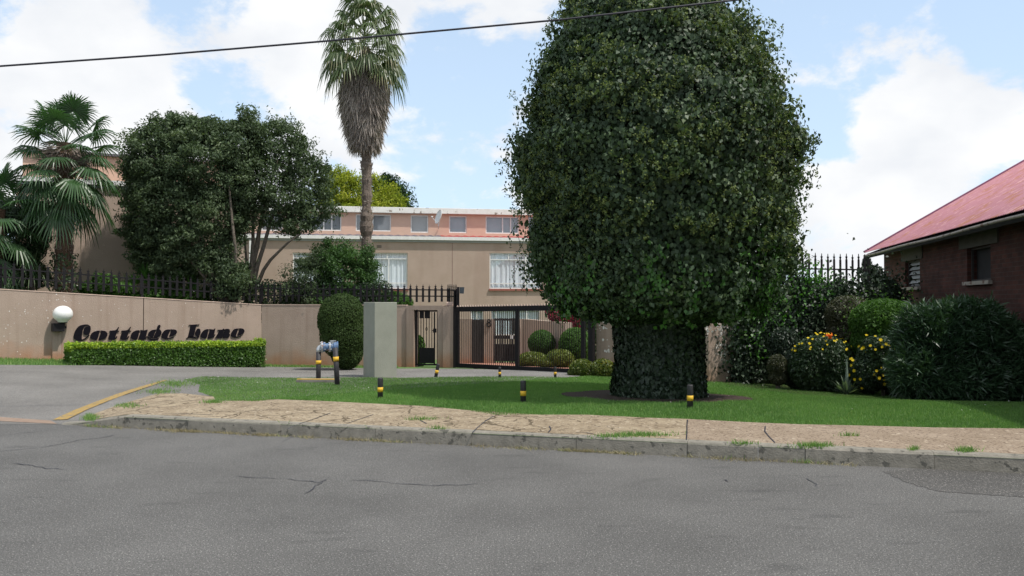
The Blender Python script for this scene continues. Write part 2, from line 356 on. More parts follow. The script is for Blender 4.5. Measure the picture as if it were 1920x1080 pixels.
def sprigs(lumps, n, amp, seed=0):      # shoots poking out of the crown
    P, Nn = lumps_points(lumps, n, .05, .1); out = []; on = []
    for p, q in zip(P, Nn):
        d = q*.7+np.array([0, 0, .7]); d /= np.linalg.norm(d); ln = amp*rng.uniform(.4, 1.2)
        for k in range(6): out.append(p+d*ln*(k/5)+rng.normal(size=3)*.025); on.append(q)
    return np.array(out), np.array(on)
def treetint(P, f=1.3, a=.5, b=.35): return np.clip(.42+a*.6*nz3(P, f, 3.1)+b*(rng.random(len(P))-.5)*1.2, 0, 1)

# ------------------------------------------------------------------ ground sheets
def sheet(name, poly, mat, dz=0., step=.5, zf=None, far=False):
    bm = bmesh.new(); vs = [bm.verts.new((x, y, 0)) for x, y in poly]; bm.faces.new(vs)
    bmesh.ops.triangulate(bm, faces=bm.faces[:])
    xs = [p[0] for p in poly]; ys = [p[1] for p in poly]
    def cuts(a, b):
        c = []; t = max(a, -24.); 
        while t < min(b, 40.): c.append(t); t += step
        return c
    for t in cuts(min(xs), max(xs)):
        bmesh.ops.bisect_plane(bm, geom=bm.verts[:]+bm.edges[:]+bm.faces[:], plane_co=(t+.013, 0, 0), plane_no=(1, 0, 0))
    for t in cuts(min(ys), max(ys)):
        bmesh.ops.bisect_plane(bm, geom=bm.verts[:]+bm.edges[:]+bm.faces[:], plane_co=(0, t+.017, 0), plane_no=(0, 1, 0))
    for v in bm.verts: v.co.z = (Hf(v.co.x, v.co.y) if zf is None else zf(v.co.x, v.co.y)) + dz
    bmesh.ops.recalc_face_normals(bm, faces=bm.faces[:])
    me = bpy.data.meshes.new(name); bm.to_mesh(me); bm.free(); me.materials.append(mat)
    for p in me.polygons:
        pass
    o = bpy.data.objects.new(name, me); COL.objects.link(o); return tag(o, kind='structure')
def gxy(pts): return [(G(a, b).x, G(a, b).y) for a, b in pts]

# asphalt with aggregate, blotches
def asph(name, c1, c2, light=(.34, .33, .31), patches=True):
    def ex(N, L, tc, cur):
        v = N('ShaderNodeTexNoise'); v.inputs['Scale'].default_value = .7; v.inputs['Detail'].default_value = 4; L(tc.outputs['Object'], v.inputs['Vector'])
        mr = N('ShaderNodeMapRange'); mr.inputs[1].default_value = .3; mr.inputs[2].default_value = .7; mr.inputs[3].default_value = .82; mr.inputs[4].default_value = 1.18; L(v.outputs['Fac'], mr.inputs[0])
        mx = N('ShaderNodeMix'); mx.data_type = 'RGBA'; mx.blend_type = 'MULTIPLY'; mx.inputs[0].default_value = 1; L(cur, mx.inputs[6]); L(mr.outputs[0], mx.inputs[7])
        mp = N('ShaderNodeMapping'); mp.inputs['Scale'].default_value = (1.6, 5, 1); mp.inputs['Rotation'].default_value = (0, 0, .2); L(tc.outputs['Object'], mp.inputs[0])
        w = N('ShaderNodeTexNoise'); w.inputs['Scale'].default_value = 1; w.inputs['Detail'].default_value = 3; L(mp.outputs[0], w.inputs['Vector'])
        m2 = N('ShaderNodeMapRange'); m2.inputs[1].default_value = .61; m2.inputs[2].default_value = .70; m2.inputs[3].default_value = 0; m2.inputs[4].default_value = .26 if patches else 0; L(w.outputs['Fac'], m2.inputs[0])
        m3 = N('ShaderNodeMix'); m3.data_type = 'RGBA'; L(m2.outputs[0], m3.inputs[0]); L(mx.outputs[2], m3.inputs[6]); m3.inputs[7].default_value = (.04, .04, .04, 1)
        return m3.outputs[2]
    return pmat(name, c1, c2, 70, .85, .9, 130, spec=.3, detail=8, speck=[(light, 75, .60), ((.03, .03, .03), 90, .60)], extra=ex)
M['road'] = asph('road_asphalt', (.108, .106, .101), (.150, .146, .139))
M['drive'] = asph('drive_asphalt', (.165, .158, .147), (.225, .215, .20), (.32, .3, .28), False)
M['oldpatch'] = asph('coarse_asphalt', (.075, .072, .068), (.115, .111, .105), (.36, .34, .31), False)
def crazy(N, L, tc, cur):
    nz = N('ShaderNodeTexNoise'); nz.inputs['Scale'].default_value = 2.5; nz.inputs['Detail'].default_value = 5; L(tc.outputs['Object'], nz.inputs['Vector'])
    va = N('ShaderNodeVectorMath'); va.operation = 'MULTIPLY_ADD'; va.inputs[1].default_value = (.5, .5, .5); L(nz.outputs['Color'], va.inputs[0]); L(tc.outputs['Object'], va.inputs[2])
    vo = N('ShaderNodeTexVoronoi'); vo.feature = 'DISTANCE_TO_EDGE'; vo.inputs['Scale'].default_value = 1.5; L(va.outputs[0], vo.inputs['Vector'])
    n4 = N('ShaderNodeTexNoise'); n4.inputs['Scale'].default_value = 1.1; L(tc.outputs['Object'], n4.inputs['Vector'])
    th = N('ShaderNodeMapRange'); th.inputs[1].default_value = .42; th.inputs[2].default_value = .6; th.inputs[3].default_value = 0; th.inputs[4].default_value = .03; L(n4.outputs['Fac'], th.inputs[0])
    lt = N('ShaderNodeMath'); lt.operation = 'LESS_THAN'; L(vo.outputs['Distance'], lt.inputs[0]); L(th.outputs[0], lt.inputs[1])
    mx = N('ShaderNodeMix'); mx.data_type = 'RGBA'; L(lt.outputs[0], mx.inputs[0]); L(cur, mx.inputs[6]); mx.inputs[7].default_value = (.10, .075, .045, 1)
    return mx.outputs[2]
M['walk'] = pmat('sandy_paving', (.20, .152, .098), (.335, .272, .185), 3.2, .95, .9, 40, extra=crazy, speck=[((.13, .095, .06), 14, .58), ((.44, .37, .28), 22, .62)])
M['walk2'] = pmat('smooth_brown_paving', (.23, .175, .122), (.31, .245, .18), 2.2, .95, .6, 60, speck=[((.40, .33, .25), 7, .62), ((.13, .09, .06), 35, .56)])
M['kerb'] = pmat('kerb_stone', (.17, .158, .13), (.26, .24, .20), 9, .95, .35, 60, speck=[((.10, .095, .08), 12, .6)])
M['turf'] = pmat('turf', (.075, .145, .04), (.12, .20, .06), 5, 1, .8, 60, speck=[((.16, .16, .06), 8, .66)])
M['brickpave'] = pmat('brick_paving', (.36, .17, .11), (.28, .13, .09), 6, .9, .3, 30)
M['redearth'] = pmat('red_earth', (.22, .15, .11), (.27, .20, .15), 6, .95, .6, 50)

# road: one sheet
kl = lambda X: (X, float(kerbY(X)))
struct('road', MB().add([(-400, -200, 0), (400, -200, 0), (400, float(kerbY(400)), 0), (-400, float(kerbY(-400)), 0)], [(0, 1, 2, 3)]), M['road'])
# ground, behind the kerb, to the horizon
kerb_pts = [kl(X) for X in (-24, 24)]
sheet('ground', [kl(-24), kl(24), (24, 60), (-24, 60)], M['turf'], -.012, .5)
# far ground continues the land to the horizon
fg = MB(); ze = Hf(0, 60)-.3
fg.add([(-600, kerbY(-600)*0+60, ze), (600, 60, ze), (600, 900, ze), (-600, 900, ze)], [(0, 1, 2, 3)])
fg.add([(24, float(kerbY(24)), -.05), (600, float(kerbY(24)), -.05), (600, 60, ze), (24, 60, ze)], [(0, 1, 2, 3)])
fg.add([(-600, float(kerbY(-24)), -.02), (-24, float(kerbY(-24)), -.02), (-24, 60, ze), (-600, 60, ze)], [(0, 1, 2, 3)])
struct('far_ground', fg, M['turf'])

lawn_back = [(380, 706), (470, 708), (560, 709), (680, 708), (760, 709), (860, 707), (960, 706), (1060, 708)]
yel_c = [(112, 788), (150, 770), (190, 754), (230, 739), (270, 726), (312, 713)]
drive_far = [(852, 691), (745, 691), (600, 689), (490, 687), (300, 684), (150, 685), (0, 684)]
A0 = gxy([(0, 684)])[0]
def kback(X): return (X, float(kerbY(X))+.15*KN)
dpoly = [kl(-24)] + [kl(-5.98)] + [kback(-5.97), kback(-5.6)] + gxy([(172, 786), (215, 765), (262, 751), (300, 742), (335, 733), (352, 722), (368, 712)]+lawn_back+[(1085, 706), (1098, 699), (975, 694)]) + gxy(drive_far) + [(A0[0]-10, A0[1]-6.9)]
sheet('driveway', dpoly, M['drive'], .0, .5)
# red earth apron where the drive meets the road, far left
sheet('earth_strip', [kl(-24), kl(-6.05), (-6.3, float(kerbY(-6.3))+.22), (-7.5, float(kerbY(-7.5))+.34), (-9, float(kerbY(-9))+.3), (-24, float(kerbY(-24))+.36)], M['redearth'], .005, .5)
walk_top = [(160, 782), (215, 762), (262, 748), (300, 738), (345, 738), (400, 744), (405, 752), (480, 753), (520, 749), (600, 752), (700, 757), (800, 762), (860, 768), (930, 779), (1010, 778), (1100, 778), (1200, 783), (1290, 786)]
walk_top2 = [(1290, 786), (1400, 792), (1500, 796), (1600, 798), (1750, 802), (1920, 804)]
def kback(X): return (X, float(kerbY(X))+.15*KN)
xj = None
def kx(px): k = (px-960)/F; return k*8.95/(1+KS*k)
w2 = gxy(walk_top2)
sheet('pavement', [kback(-5.55), kback(kx(1290))]+gxy(walk_top)[::-1], M['walk'], .004, .3)
sheet('pavement', [kback(kx(1290)), kback(24)]+[(24, float(kerbY(24))+1.5)]+w2[::-1], M['walk2'], .004, .4)
# patch of coarse asphalt by the kerb on the right
patch = [(1655, 884), (1760, 878), (1860, 884), (1990, 890), (2100, 905), (2100, 940), (1960, 935), (1850, 928), (1760, 922), (1700, 905)]
def zero(x, y): return 0.
def R0(px, py):
    d = ray(px, py); t = -HC/d.z; return (d.x*t, d.y*t)
pq_ = [R0(*p) for p in patch]; pq_ = [(a[0]+(b[0]-a[0])*k/8+.015*math.sin(i*8+k*1.9), a[1]+(b[1]-a[1])*k/8+.012*math.sin((i*8+k)*2.7)) for i, (a, b) in enumerate(zip(pq_, pq_[1:]+pq_[:1])) for k in range(8)]
sheet('road_patch', pq_, M['oldpatch'], .003, 5, zf=zero)
# cracks in the road
ck = MB()
def crackline(pts, w=.011):
    q = [Vector((*R0(*p), .0055)) for p in pts]; out = []
    for a, b in zip(q, q[1:]):
        n = max(2, int((b-a).length/.07))
        for k in range(n): out.append(a.lerp(b, k/n)+Vector((random.uniform(-1, 1)*.02, random.uniform(-1, 1)*.02, 0)))
    out.append(q[-1]); vs = []
    for i, p in enumerate(out):
        d = (out[min(i+1, len(out)-1)]-out[max(0, i-1)]).normalized(); s = Vector((-d.y, d.x, 0))*w*random.uniform(.2, .7)*(1 if 0 < i < len(out)-1 else .1)
        vs += [p-s, p+s]
    ck.add(vs, [(2*i, 2*i+1, 2*i+3, 2*i+2) for i in range(len(out)-1)])
for c in ([(-80, 852), (0, 847), (60, 841), (117, 833), (150, 825), (187, 822), (222, 815)], [(20, 870), (63, 873), (90, 879), (133, 881)], [(-60, 820), (0, 817), (50, 812), (110, 805)],
          [(530, 898), (570, 902), (600, 905), (612, 898)], [(573, 926), (592, 912), (605, 903)], [(660, 900), (720, 905), (800, 911), (860, 910), (905, 907)], [(1508, 897), (1525, 905), (1533, 915)],
          [(1357, 899), (1366, 905)], [(440, 893), (500, 897), (530, 898)]): crackline(c)
struct('road_crack', ck, M['cable'])
# cracks in the pavement
ck = MB()
def crackg(pts, w=.014):
    q = [G(*p)+Vector((0, 0, .008)) for p in pts]; vs = []
    for i, p in enumerate(q):
        d = (q[min(i+1, len(q)-1)]-q[max(0, i-1)]).normalized(); s = Vector((-d.y, d.x, 0))*w*random.uniform(.3, .6); vs += [p-s, p+s]
    ck.add(vs, [(2*i, 2*i+1, 2*i+3, 2*i+2) for i in range(len(q)-1)])
for c in ([(886, 812), (896, 802), (912, 789), (926, 781)], [(1289, 788), (1288, 800), (1288, 812), (1287, 826)], [(1080, 812), (1100, 812), (1120, 817), (1140, 820)], [(1435, 800), (1434, 810), (1442, 820), (1453, 831)],
          [(540, 805), (560, 796), (590, 786), (620, 775)], [(240, 757), (270, 762), (300, 766), (340, 762)], [(380, 770), (450, 772), (520, 768)], [(1030, 800), (1033, 806), (1028, 812)],
          [(650, 795), (680, 785), (700, 778)], [(290, 778), (340, 776), (400, 779)], [(780, 785), (800, 795)]): crackg(c)
struct('pavement_crack', ck, M['cable'])
# yellow edge line
ym = MB(); off = []
yc = [G(*p) for p in yel_c]
for i, p in enumerate(yc):
    d = (yc[min(i+1, len(yc)-1)]-yc[max(0, i-1)]).normalized(); s = Vector((-d.y, d.x, 0))
    w = (.09, .09, .085, .08, .075, .03)[i]
    a = p-s*w; b_ = p+s*w
    off += [(a.x, a.y, Hf(a.x, a.y)+.010), (b_.x, b_.y, Hf(b_.x, b_.y)+.010)]
ym.add(off, [(2*i, 2*i+1, 2*i+3, 2*i+2) for i in range(len(yc)-1)])
M['yellowline'] = pmat('worn_yellow_line', (.36, .235, .07), (.28, .20, .08), 9, .9, .6, 90, speck=[((.14, .135, .125), 22, .58)])
struct('yellow_line', ym, M['yellowline'])
# kerb stones
km = MB()
joints = [-5.98] + [kx(p) for p in (235, 355, 528, 705, 885, 1080, 1288, 1420, 1508, 1748)] + [5.1+.95*i for i in range(20)]
ud = Vector((1, -KS, 0)).normalized(); vd_ = Vector((KS, 1, 0)).normalized()
for a, b in zip(joints, joints[1:]):
    j = random.uniform(-.005, .005); jz = random.uniform(-.004, .004); n = 3
    pa = Vector((a, float(kerbY(a)), 0))+ud*.0022; pb = Vector((b, float(kerbY(b)), 0))-ud*.0022
    prof = [(-.015, -.05), (0, 1), (.022, 2), (.15, 2), (.15, -.05)]
    vs = []
    for k in range(n+1):
        p = pa.lerp(pb, k/n); h = max(.02, Hf(p.x, p.y+.15)+.006+jz)
        for (v, z) in prof:
            zz = {-.05: -.05, 1: h-.025, 2: h}[z]
            q = p+vd_*(v+j); vs.append((q.x, q.y, zz))
    m = 5
    fs = [(k*m+i, k*m+(i+1) % m, (k+1)*m+(i+1) % m, (k+1)*m+i) for k in range(n) for i in range(m)] + [tuple(range(m))[::-1], tuple(n*m+i for i in range(m))]
    km.add(vs, fs)
struct('kerb', km, M['kerb'])

# grass blades
def blades(name, XY, h, w, mat, lean=.5, dz=0., tint=None):
    n = len(XY); X, Y = XY[:, 0], XY[:, 1]; z = np.where(kerbV(X, Y) < 0, 0., H(X, Y))+dz
    a = rng.uniform(0, 2*np.pi, n); hh = h*rng.uniform(.5, 1.3, n); b = rng.uniform(0, 2*np.pi, n); ln = hh*lean*rng.random(n)
    v = np.empty((n, 3, 3), np.float32); ww = w*rng.uniform(.6, 1.3, n)/2
    v[:, 0] = np.stack([X-np.cos(a)*ww, Y-np.sin(a)*ww, z-.01], 1); v[:, 1] = np.stack([X+np.cos(a)*ww, Y+np.sin(a)*ww, z-.01], 1)
    v[:, 2] = np.stack([X+np.cos(b)*ln, Y+np.sin(b)*ln, z+hh], 1)
    if tint is None: tint = rng.random(n)
    return quadmesh(name, v.reshape(-1, 3), n, 3, np.repeat(tint, 3), mat)
def inpoly(P, poly):
    x, y = P[:, 0], P[:, 1]; ins = np.zeros(len(P), bool); k = len(poly)
    for i in range(k):
        x0, y0 = poly[i]; x1, y1 = poly[(i+1) % k]
        c = ((y0 > y) != (y1 > y)) & (x < (x1-x0)*(y-y0)/(y1-y0+1e-12)+x0); ins ^= c
    return ins
def scatter(poly, n):
    xs = [p[0] for p in poly]; ys = [p[1] for p in poly]
    P = np.stack([rng.uniform(min(xs), max(xs), n), rng.uniform(min(ys), max(ys), n)], 1); return P[inpoly(P, poly)]
TC = Vector((2.45, 13.35, 0)); TC.z = Hf(TC.x, TC.y)      # ivy tree foot
lawn = gxy(walk_top[5:]) + w2[1:] + [(9.2, 9.0), (9.4, 19.5), (4.6, 18.9), (2.2, 19.6)] + gxy(lawn_back)[::-1] + gxy([(345, 712), (375, 722), (372, 735)])
lp = scatter(lawn, 620000)
wgt = np.clip(1.25-(lp[:, 1]-10)/10, .35, 1); lp = lp[rng.random(len(lp)) < wgt]
rr = np.hypot((lp[:, 0]-TC.x)/1.55, (lp[:, 1]-TC.y)/1.3)
lp = lp[(rr > 1+.06*np.sin(lp[:, 0]*9)) & (lp[:, 0] < 8.7)]
lp3 = np.c_[lp, np.zeros(len(lp))]
tt = .32+.24*nz3(lp3, .9)+.22*nz3(lp3, 3.1, 4.)+.42*(rng.random(len(lp))-.5)+.6*(rng.random(len(lp)) > .965)
tt += .45*np.clip((G(500, 735).y-np.abs(lp[:, 0]+4.2)*.2-0-lp[:, 1]+1.2)/3, 0, .5)*(lp[:, 0] < -1.5)     # thin yellower turf near the drive corner
thin = rng.random(len(lp)) > .0
tag(blades('lawn_grass', lp, .028, .011, M['grassb'], .8, 0, tt), 'mown green lawn between the pavement and the driveway', 'grass', kind='stuff')
# verge between drive and sign wall
vp = scatter(gxy([(0, 684), (150, 685), (300, 684), (490, 687), (600, 689), (745, 691), (745, 683), (490, 681), (0, 672)]) , 60000)
tag(blades('verge_grass', vp, .06, .016, M['grassb'], .9), 'strip of rough grass at the foot of the sign wall', 'grass', kind='stuff')
# weeds and straw in the gutter and in the paving joints
xs = rng.uniform(-5.6, 3.4, 16000); dn = .5+.5*nz3(np.stack([xs, 0*xs, 0*xs], 1), 1.7, 4.)+.35*nz3(np.stack([xs, 0*xs, 0*xs], 1), 7., 1.)
xs = xs[rng.random(len(xs)) < np.clip(dn-.25, 0.02, .8)*np.where(xs > 1.4, .3, .75)]; sdv = .02+.05*np.clip(.5+nz3(np.stack([xs, 0*xs, 0*xs], 1), 4., 9.), 0, 1)
gp = np.stack([xs, kerbY(xs)-.012-np.abs(rng.normal(0, 1, len(xs)))*sdv], 1)
o = blades('gutter_straw', gp, .038, .010, M['straw'], 3.0, 0, np.clip(.3+.5*nz3(np.c_[gp, 0*gp[:, 0]], 3.)+.5*rng.random(len(gp)), 0, 1))
tag(o, 'dry straw and weeds lying along the foot of the kerb', 'weeds', kind='stuff')
tf = []
for px, py, sx, sy, n in [(1200, 817, 60, 3, 500), (1150, 820, 35, 2, 200), (1525, 838, 38, 3, 500), (1812, 847, 18, 3, 300), (1713, 845, 9, 2, 100), (530, 806, 12, 9, 300), (1390, 833, 30, 1, 120), (355, 800, 8, 8, 200),
                          (790, 787, 30, 2, 150), (170, 785, 14, 6, 600), (200, 790, 22, 4, 700), (240, 794, 40, 4, 700), (400, 755, 20, 2, 300), (240, 762, 25, 4, 250), (300, 735, 30, 5, 400), (330, 720, 40, 7, 900), (1590, 818, 20, 1, 80),
                          (690, 808, 10, 5, 200), (820, 805, 20, 2, 80)]:
    for _ in range(n):
        q = G(px+random.gauss(0, sx*.5), py+random.gauss(0, sy*.5))
        if kerbV(q.x, q.y) > -.05: tf.append((q.x, q.y))
tag(blades('pavement_weeds', np.array(tf), .05, .012, M['grassb'], 1.2), 'tufts of grass growing in cracks of the pavement', 'grass', kind='stuff')
# soil disc under the ivy tree, soil bed under the right hand shrubs
disc = [(TC.x+1.62*math.cos(t)*(1+.03*math.sin(5*t)), TC.y+1.35*math.sin(t)*(1+.04*math.cos(4*t))) for t in np.linspace(0, 2*math.pi, 48, endpoint=False)]
sheet('soil_ring', disc, M['soil'], .002, .4)
bed = gxy([(1370, 722), (1440, 727), (1520, 733), (1600, 741), (1700, 751), (1800, 758), (1920, 764), (2000, 768)])+[(10.2, 14.), (9.9, 20), (4.9, 18.7)]
sheet('soil_bed', bed, M['soil'], .002, .5)
pp = scatter(lawn, 260); pp = pp[:60]
q = np.c_[pp, H(pp[:, 0], pp[:, 1])+.045]
tag(leaves('fallen_petals', q, np.tile([0, 0, 1.], (len(q), 1)), .028, M['flake'], None, .8, 0, .9), 'small pale petals scattered over the lawn', 'petals', kind='stuff')

# ------------------------------------------------------------------ boundary walls
def vplane(a, b):                       # vertical plane through two plan points: origin, u, outward normal (towards the camera)
    a = Vector((a[0], a[1], 0)); b = Vector((b[0], b[1], 0)); u = (b-a).normalized(); return a, u, Vector((u.y, -u.x, 0))
def wall_panel(mb, a, b, za0, zb0, za1, zb1, th=.22):
    a_, u, n = vplane(a, b); L_ = (Vector((*b, 0))-a_).length; q = [a_, a_+u*L_]; bk = [p-n*th for p in q]
    vs = [(q[0].x, q[0].y, za0), (q[1].x, q[1].y, zb0), (q[1].x, q[1].y, zb1), (q[0].x, q[0].y, za1), (bk[0].x, bk[0].y, za0), (bk[1].x, bk[1].y, zb0), (bk[1].x, bk[1].y, zb1), (bk[0].x, bk[0].y, za1)]
    mb.add(vs, [(0, 1, 2, 3), (5, 4, 7, 6), (3, 2, 6, 7), (1, 5, 6, 2), (4, 0, 3, 7), (4, 5, 1, 0)])
def pxy(px, Y): p = PY(px, 570, Y); return (p.x, p.y)
wA = pxy(0, 20.3); wB = pxy(490, 24.3); wC = pxy(762, 23.9)
dAB = Vector((wB[0]-wA[0], wB[1]-wA[1])); wL = (wA[0]-dAB.x*.9, wA[1]-dAB.y*.9)
o0, uAB, nAB = vplane(wA, wB)
def wz(px, py, Y): return PY(px, py, Y).z
zA, zB, zC = wz(0, 543, 20.3), wz(490, 572, 24.3), wz(762, 573, 23.9)
zL = zA+(zA-zB)*.9
w = thing('sign_wall', (wA[0], wA[1], Hf(*wA)), 'long pink rendered wall carrying the black lettering, sloping down to the right', 'wall')
jx = on_plane(269, 600, o0, nAB); tj = ((jx.x-wL[0])/(wB[0]-wL[0]))
def lerp2(a, b, t): return (a[0]+(b[0]-a[0])*t, a[1]+(b[1]-a[1])*t)
jj = lerp2(wL, wB, tj-.0008); jj2 = lerp2(wL, wB, tj+.0008); zJ = zL+(zB-zL)*tj
m = MB(); wall_panel(m, wL, jj, Hf(*wL)-.3, Hf(*jj)-.3, zL, zJ); m.build('wall_panel', M['wall'], w)
m = MB(); wall_panel(m, jj2, wB, Hf(*jj2)-.3, Hf(*wB)-.3, zJ, zB); m.build('wall_panel', M['wall'], w)
m = MB(); wall_panel(m, lerp2(wB, wC, .003), wC, Hf(*wB)-.3, Hf(*wC)-.3, zB, zC); m.build('wall_panel', M['wall'], w)
m = MB()
def coping(m, a, b, za, zb):
    a_, u, n = vplane(a, b); a2 = a_+n*.012; b2 = Vector((*b, 0))+n*.012
    wall_panel(m, (a2.x, a2.y), (b2.x, b2.y), za+.001, zb+.001, za+.024, zb+.024, .245)
coping(m, wL, lerp2(wL, wB, .9995), zL, zB); coping(m, lerp2(wB, wC, .001), wC, zB, zC); m.build('coping', M['cope'], w)
def flecks(name, parent, org, n_, pts, spread, cnt, smin=.006, smax=.02):
    fm = MB(); u = Vector((-n_.y, n_.x, 0))
    for _ in range(cnt):
        px, py = random.choice(pts); p = on_plane(px+random.gauss(0, spread), py+random.gauss(0, spread*.8), org, n_)+n_*.003
        k = random.randint(4, 6); s = random.uniform(smin, smax); st = random.uniform(.8, 1.8); a0 = random.random()*6
        vs = [p+u*math.cos(a0+2*math.pi*i/k)*s*random.uniform(.5, 1)+Vector((0, 0, 1))*math.sin(a0+2*math.pi*i/k)*s*st*random.uniform(.5, 1) for i in range(k)]
        fm.add(vs, [tuple(range(k))])
    o = fm.build(name, M['flake'], parent); return o
flecks('paint_fleck_scatter', w, o0, nAB, [(85, 568), (100, 565), (30, 590), (15, 610), (60, 590), (20, 625), (120, 560), (170, 600), (310, 605), (325, 600), (340, 590), (380, 570), (50, 650), (200, 570), (40, 580)], 16, 90, .005, .016)
# letters
def catmull(pts, k=4):
    n = len(pts); out = []
    for i in range(n):
        p0, p1, p2, p3 = [Vector(pts[(i+j-1) % n]) for j in range(4)]
        if (p2-p1).length < 22: out.append(p1); continue
        for s in range(k):
            t = s/k; out.append(.5*((2*p1)+(p2-p0)*t+(2*p0-5*p1+4*p2-p3)*t*t+(3*p1-p0-3*p2+p3)*t*t*t))
    return out
def glyph(name, polys, fx, fy, parent, split=0):
    if split: polys = [[(x-split, y) for x, y in polys[0]], [(x+split, y) for x, y in polys[1]]]+polys[2:]
    cu = bpy.data.curves.new(name, 'CURVE'); cu.dimensions = '2D'; cu.fill_mode = 'BOTH'
    objs = []
    mb = MB()
    for pl in polys:
        pts = []
        for p in catmull(pl):
            q = on_plane(fx(p[0]), fy(p[1]), o0, nAB); pts.append(((q-o0).dot(uAB), q.z))
        bm = bmesh.new(); vs = [bm.verts.new((x, 0, z)) for x, z in pts]; f = bm.faces.new(vs)
        r = bmesh.ops.extrude_face_region(bm, geom=[f]); 
        for v in r['geom']:
            if isinstance(v, bmesh.types.BMVert): v.co.y = 1
        bmesh.ops.triangulate(bm, faces=[x for x in bm.faces if len(x.verts) > 4]); bmesh.ops.recalc_face_normals(bm, faces=bm.faces[:])
        bm.verts.index_update(); V = []
        for v in bm.verts:
            V.append(o0+uAB*v.co.x+nAB*(.004+.03*v.co.y)+Vector((0, 0, v.co.z)))
        mb.add(V, [[x.index for x in f.verts] for f in bm.faces]); bm.free()
    return mb.build(name, M['letter'], parent)
f1x = lambda x: 130+x/11.294; f1y = lambda y: 596+y/11.294
f2x = lambda x: 290+x/10.667; f2y = lambda y: 596+y/10.667
sg = thing('wall_lettering', tuple(on_plane(300, 640, o0, nAB)), 'large slanted black letters fixed on the pink wall above the hedge', 'lettering')
T_ = [(870, 270), (960, 262), (1000, 240), (1040, 190), (1050, 200), (1022, 265), (1055, 275), (1050, 290), (1012, 292), (968, 425), (1000, 385), (1014, 392), (990, 440), (930, 466), (855, 465), (825, 435), (835, 380), (868, 292), (845, 290), (848, 278)]
glyph('letter', [[(350, 138), (270, 148), (190, 185), (125, 270), (92, 370), (105, 445), (180, 485), (280, 478), (360, 432), (425, 368), (412, 352), (340, 420), (290, 448), (262, 452), (262, 380), (275, 300), (292, 225), (335, 172), (400, 160), (430, 175), (400, 145)],
                 [(430, 165), (450, 215), (440, 290), (410, 345), (360, 362), (310, 345), (295, 290), (315, 225), (350, 190), (400, 172)]], f1x, f1y, sg)
glyph('letter', [[(648, 268), (560, 280), (480, 325), (445, 395), (462, 442), (520, 460), (590, 460), (645, 290)], [(652, 268), (740, 275), (796, 325), (785, 395), (735, 442), (670, 460), (610, 460), (668, 285)]], f1x, f1y, sg, 6)
glyph('letter', [T_], f1x, f1y, sg); glyph('letter', [[(x+250, y-2) for x, y in T_]], f1x, f1y, sg)
glyph('letter', [[(1480, 260), (1400, 272), (1330, 320), (1303, 390), (1320, 440), (1380, 460), (1440, 450), (1488, 280)], [(1490, 258), (1590, 262), (1640, 245), (1647, 258), (1605, 425), (1632, 380), (1642, 392), (1612, 442), (1560, 460), (1455, 455), (1508, 285)]], f1x, f1y, sg, 6)
glyph('letter', [[(1830, 248), (1740, 262), (1680, 310), (1666, 360), (1690, 398), (1768, 402), (1822, 272)], [(1835, 245), (1900, 238), (1945, 290), (1935, 360), (1880, 398), (1788, 402), (1845, 268)],
                 [(1855, 240), (1862, 185), (1885, 152), (1912, 148), (1926, 180), (1900, 236)], [(1655, 398), (1700, 412), (1860, 408), (1868, 418), (1700, 430), (1652, 428)], [(1675, 438), (1780, 444), (1870, 430), (1890, 445), (1840, 472), (1760, 478), (1690, 466)]], f1x, f1y, sg)
glyph('letter', [[(315, 232), (220, 242), (155, 310), (138, 380), (175, 415), (240, 424), (320, 414), (385, 385), (398, 372), (375, 372), (310, 398), (262, 396), (268, 360), (308, 255)], [(312, 230), (400, 235), (435, 270), (422, 315), (370, 350), (290, 372), (285, 355), (322, 255)]], f2x, f2y, sg, 6)
glyph('letter', [[(680, 138), (890, 130), (892, 143), (832, 155), (772, 378), (690, 392), (638, 414), (626, 405), (662, 372), (713, 155), (680, 150)], [(862, 212), (905, 232), (910, 310), (872, 378), (830, 368), (805, 320), (822, 260)], [(690, 372), (772, 368), (830, 392), (880, 362), (892, 370), (842, 410), (700, 397)]], f2x, f2y, sg)
glyph('letter', [[(1078, 222), (1000, 240), (935, 310), (918, 370), (950, 402), (1000, 407), (1040, 398), (1078, 242)], [(1085, 222), (1170, 232), (1202, 212), (1168, 370), (1190, 325), (1200, 335), (1165, 388), (1120, 404), (1050, 400), (1094, 245)]], f2x, f2y, sg, 6)
glyph('letter', [[(1255, 238), (1345, 233), (1380, 212), (1388, 222), (1345, 394), (1212, 394), (1225, 375), (1285, 255), (1255, 250)], [(1382, 240), (1440, 218), (1490, 232), (1498, 280), (1466, 372), (1492, 320), (1504, 330), (1474, 388), (1410, 402), (1358, 392), (1398, 262)]], f2x, f2y, sg)
glyph('letter', [[(1680, 212), (1600, 222), (1542, 290), (1528, 350), (1560, 388), (1640, 394), (1740, 360), (1745, 345), (1680, 370), (1634, 372), (1630, 345), (1670, 230)], [(1675, 210), (1750, 215), (1785, 255), (1770, 300), (1725, 335), (1648, 350), (1645, 335), (1688, 230)]], f2x, f2y, sg, 6)

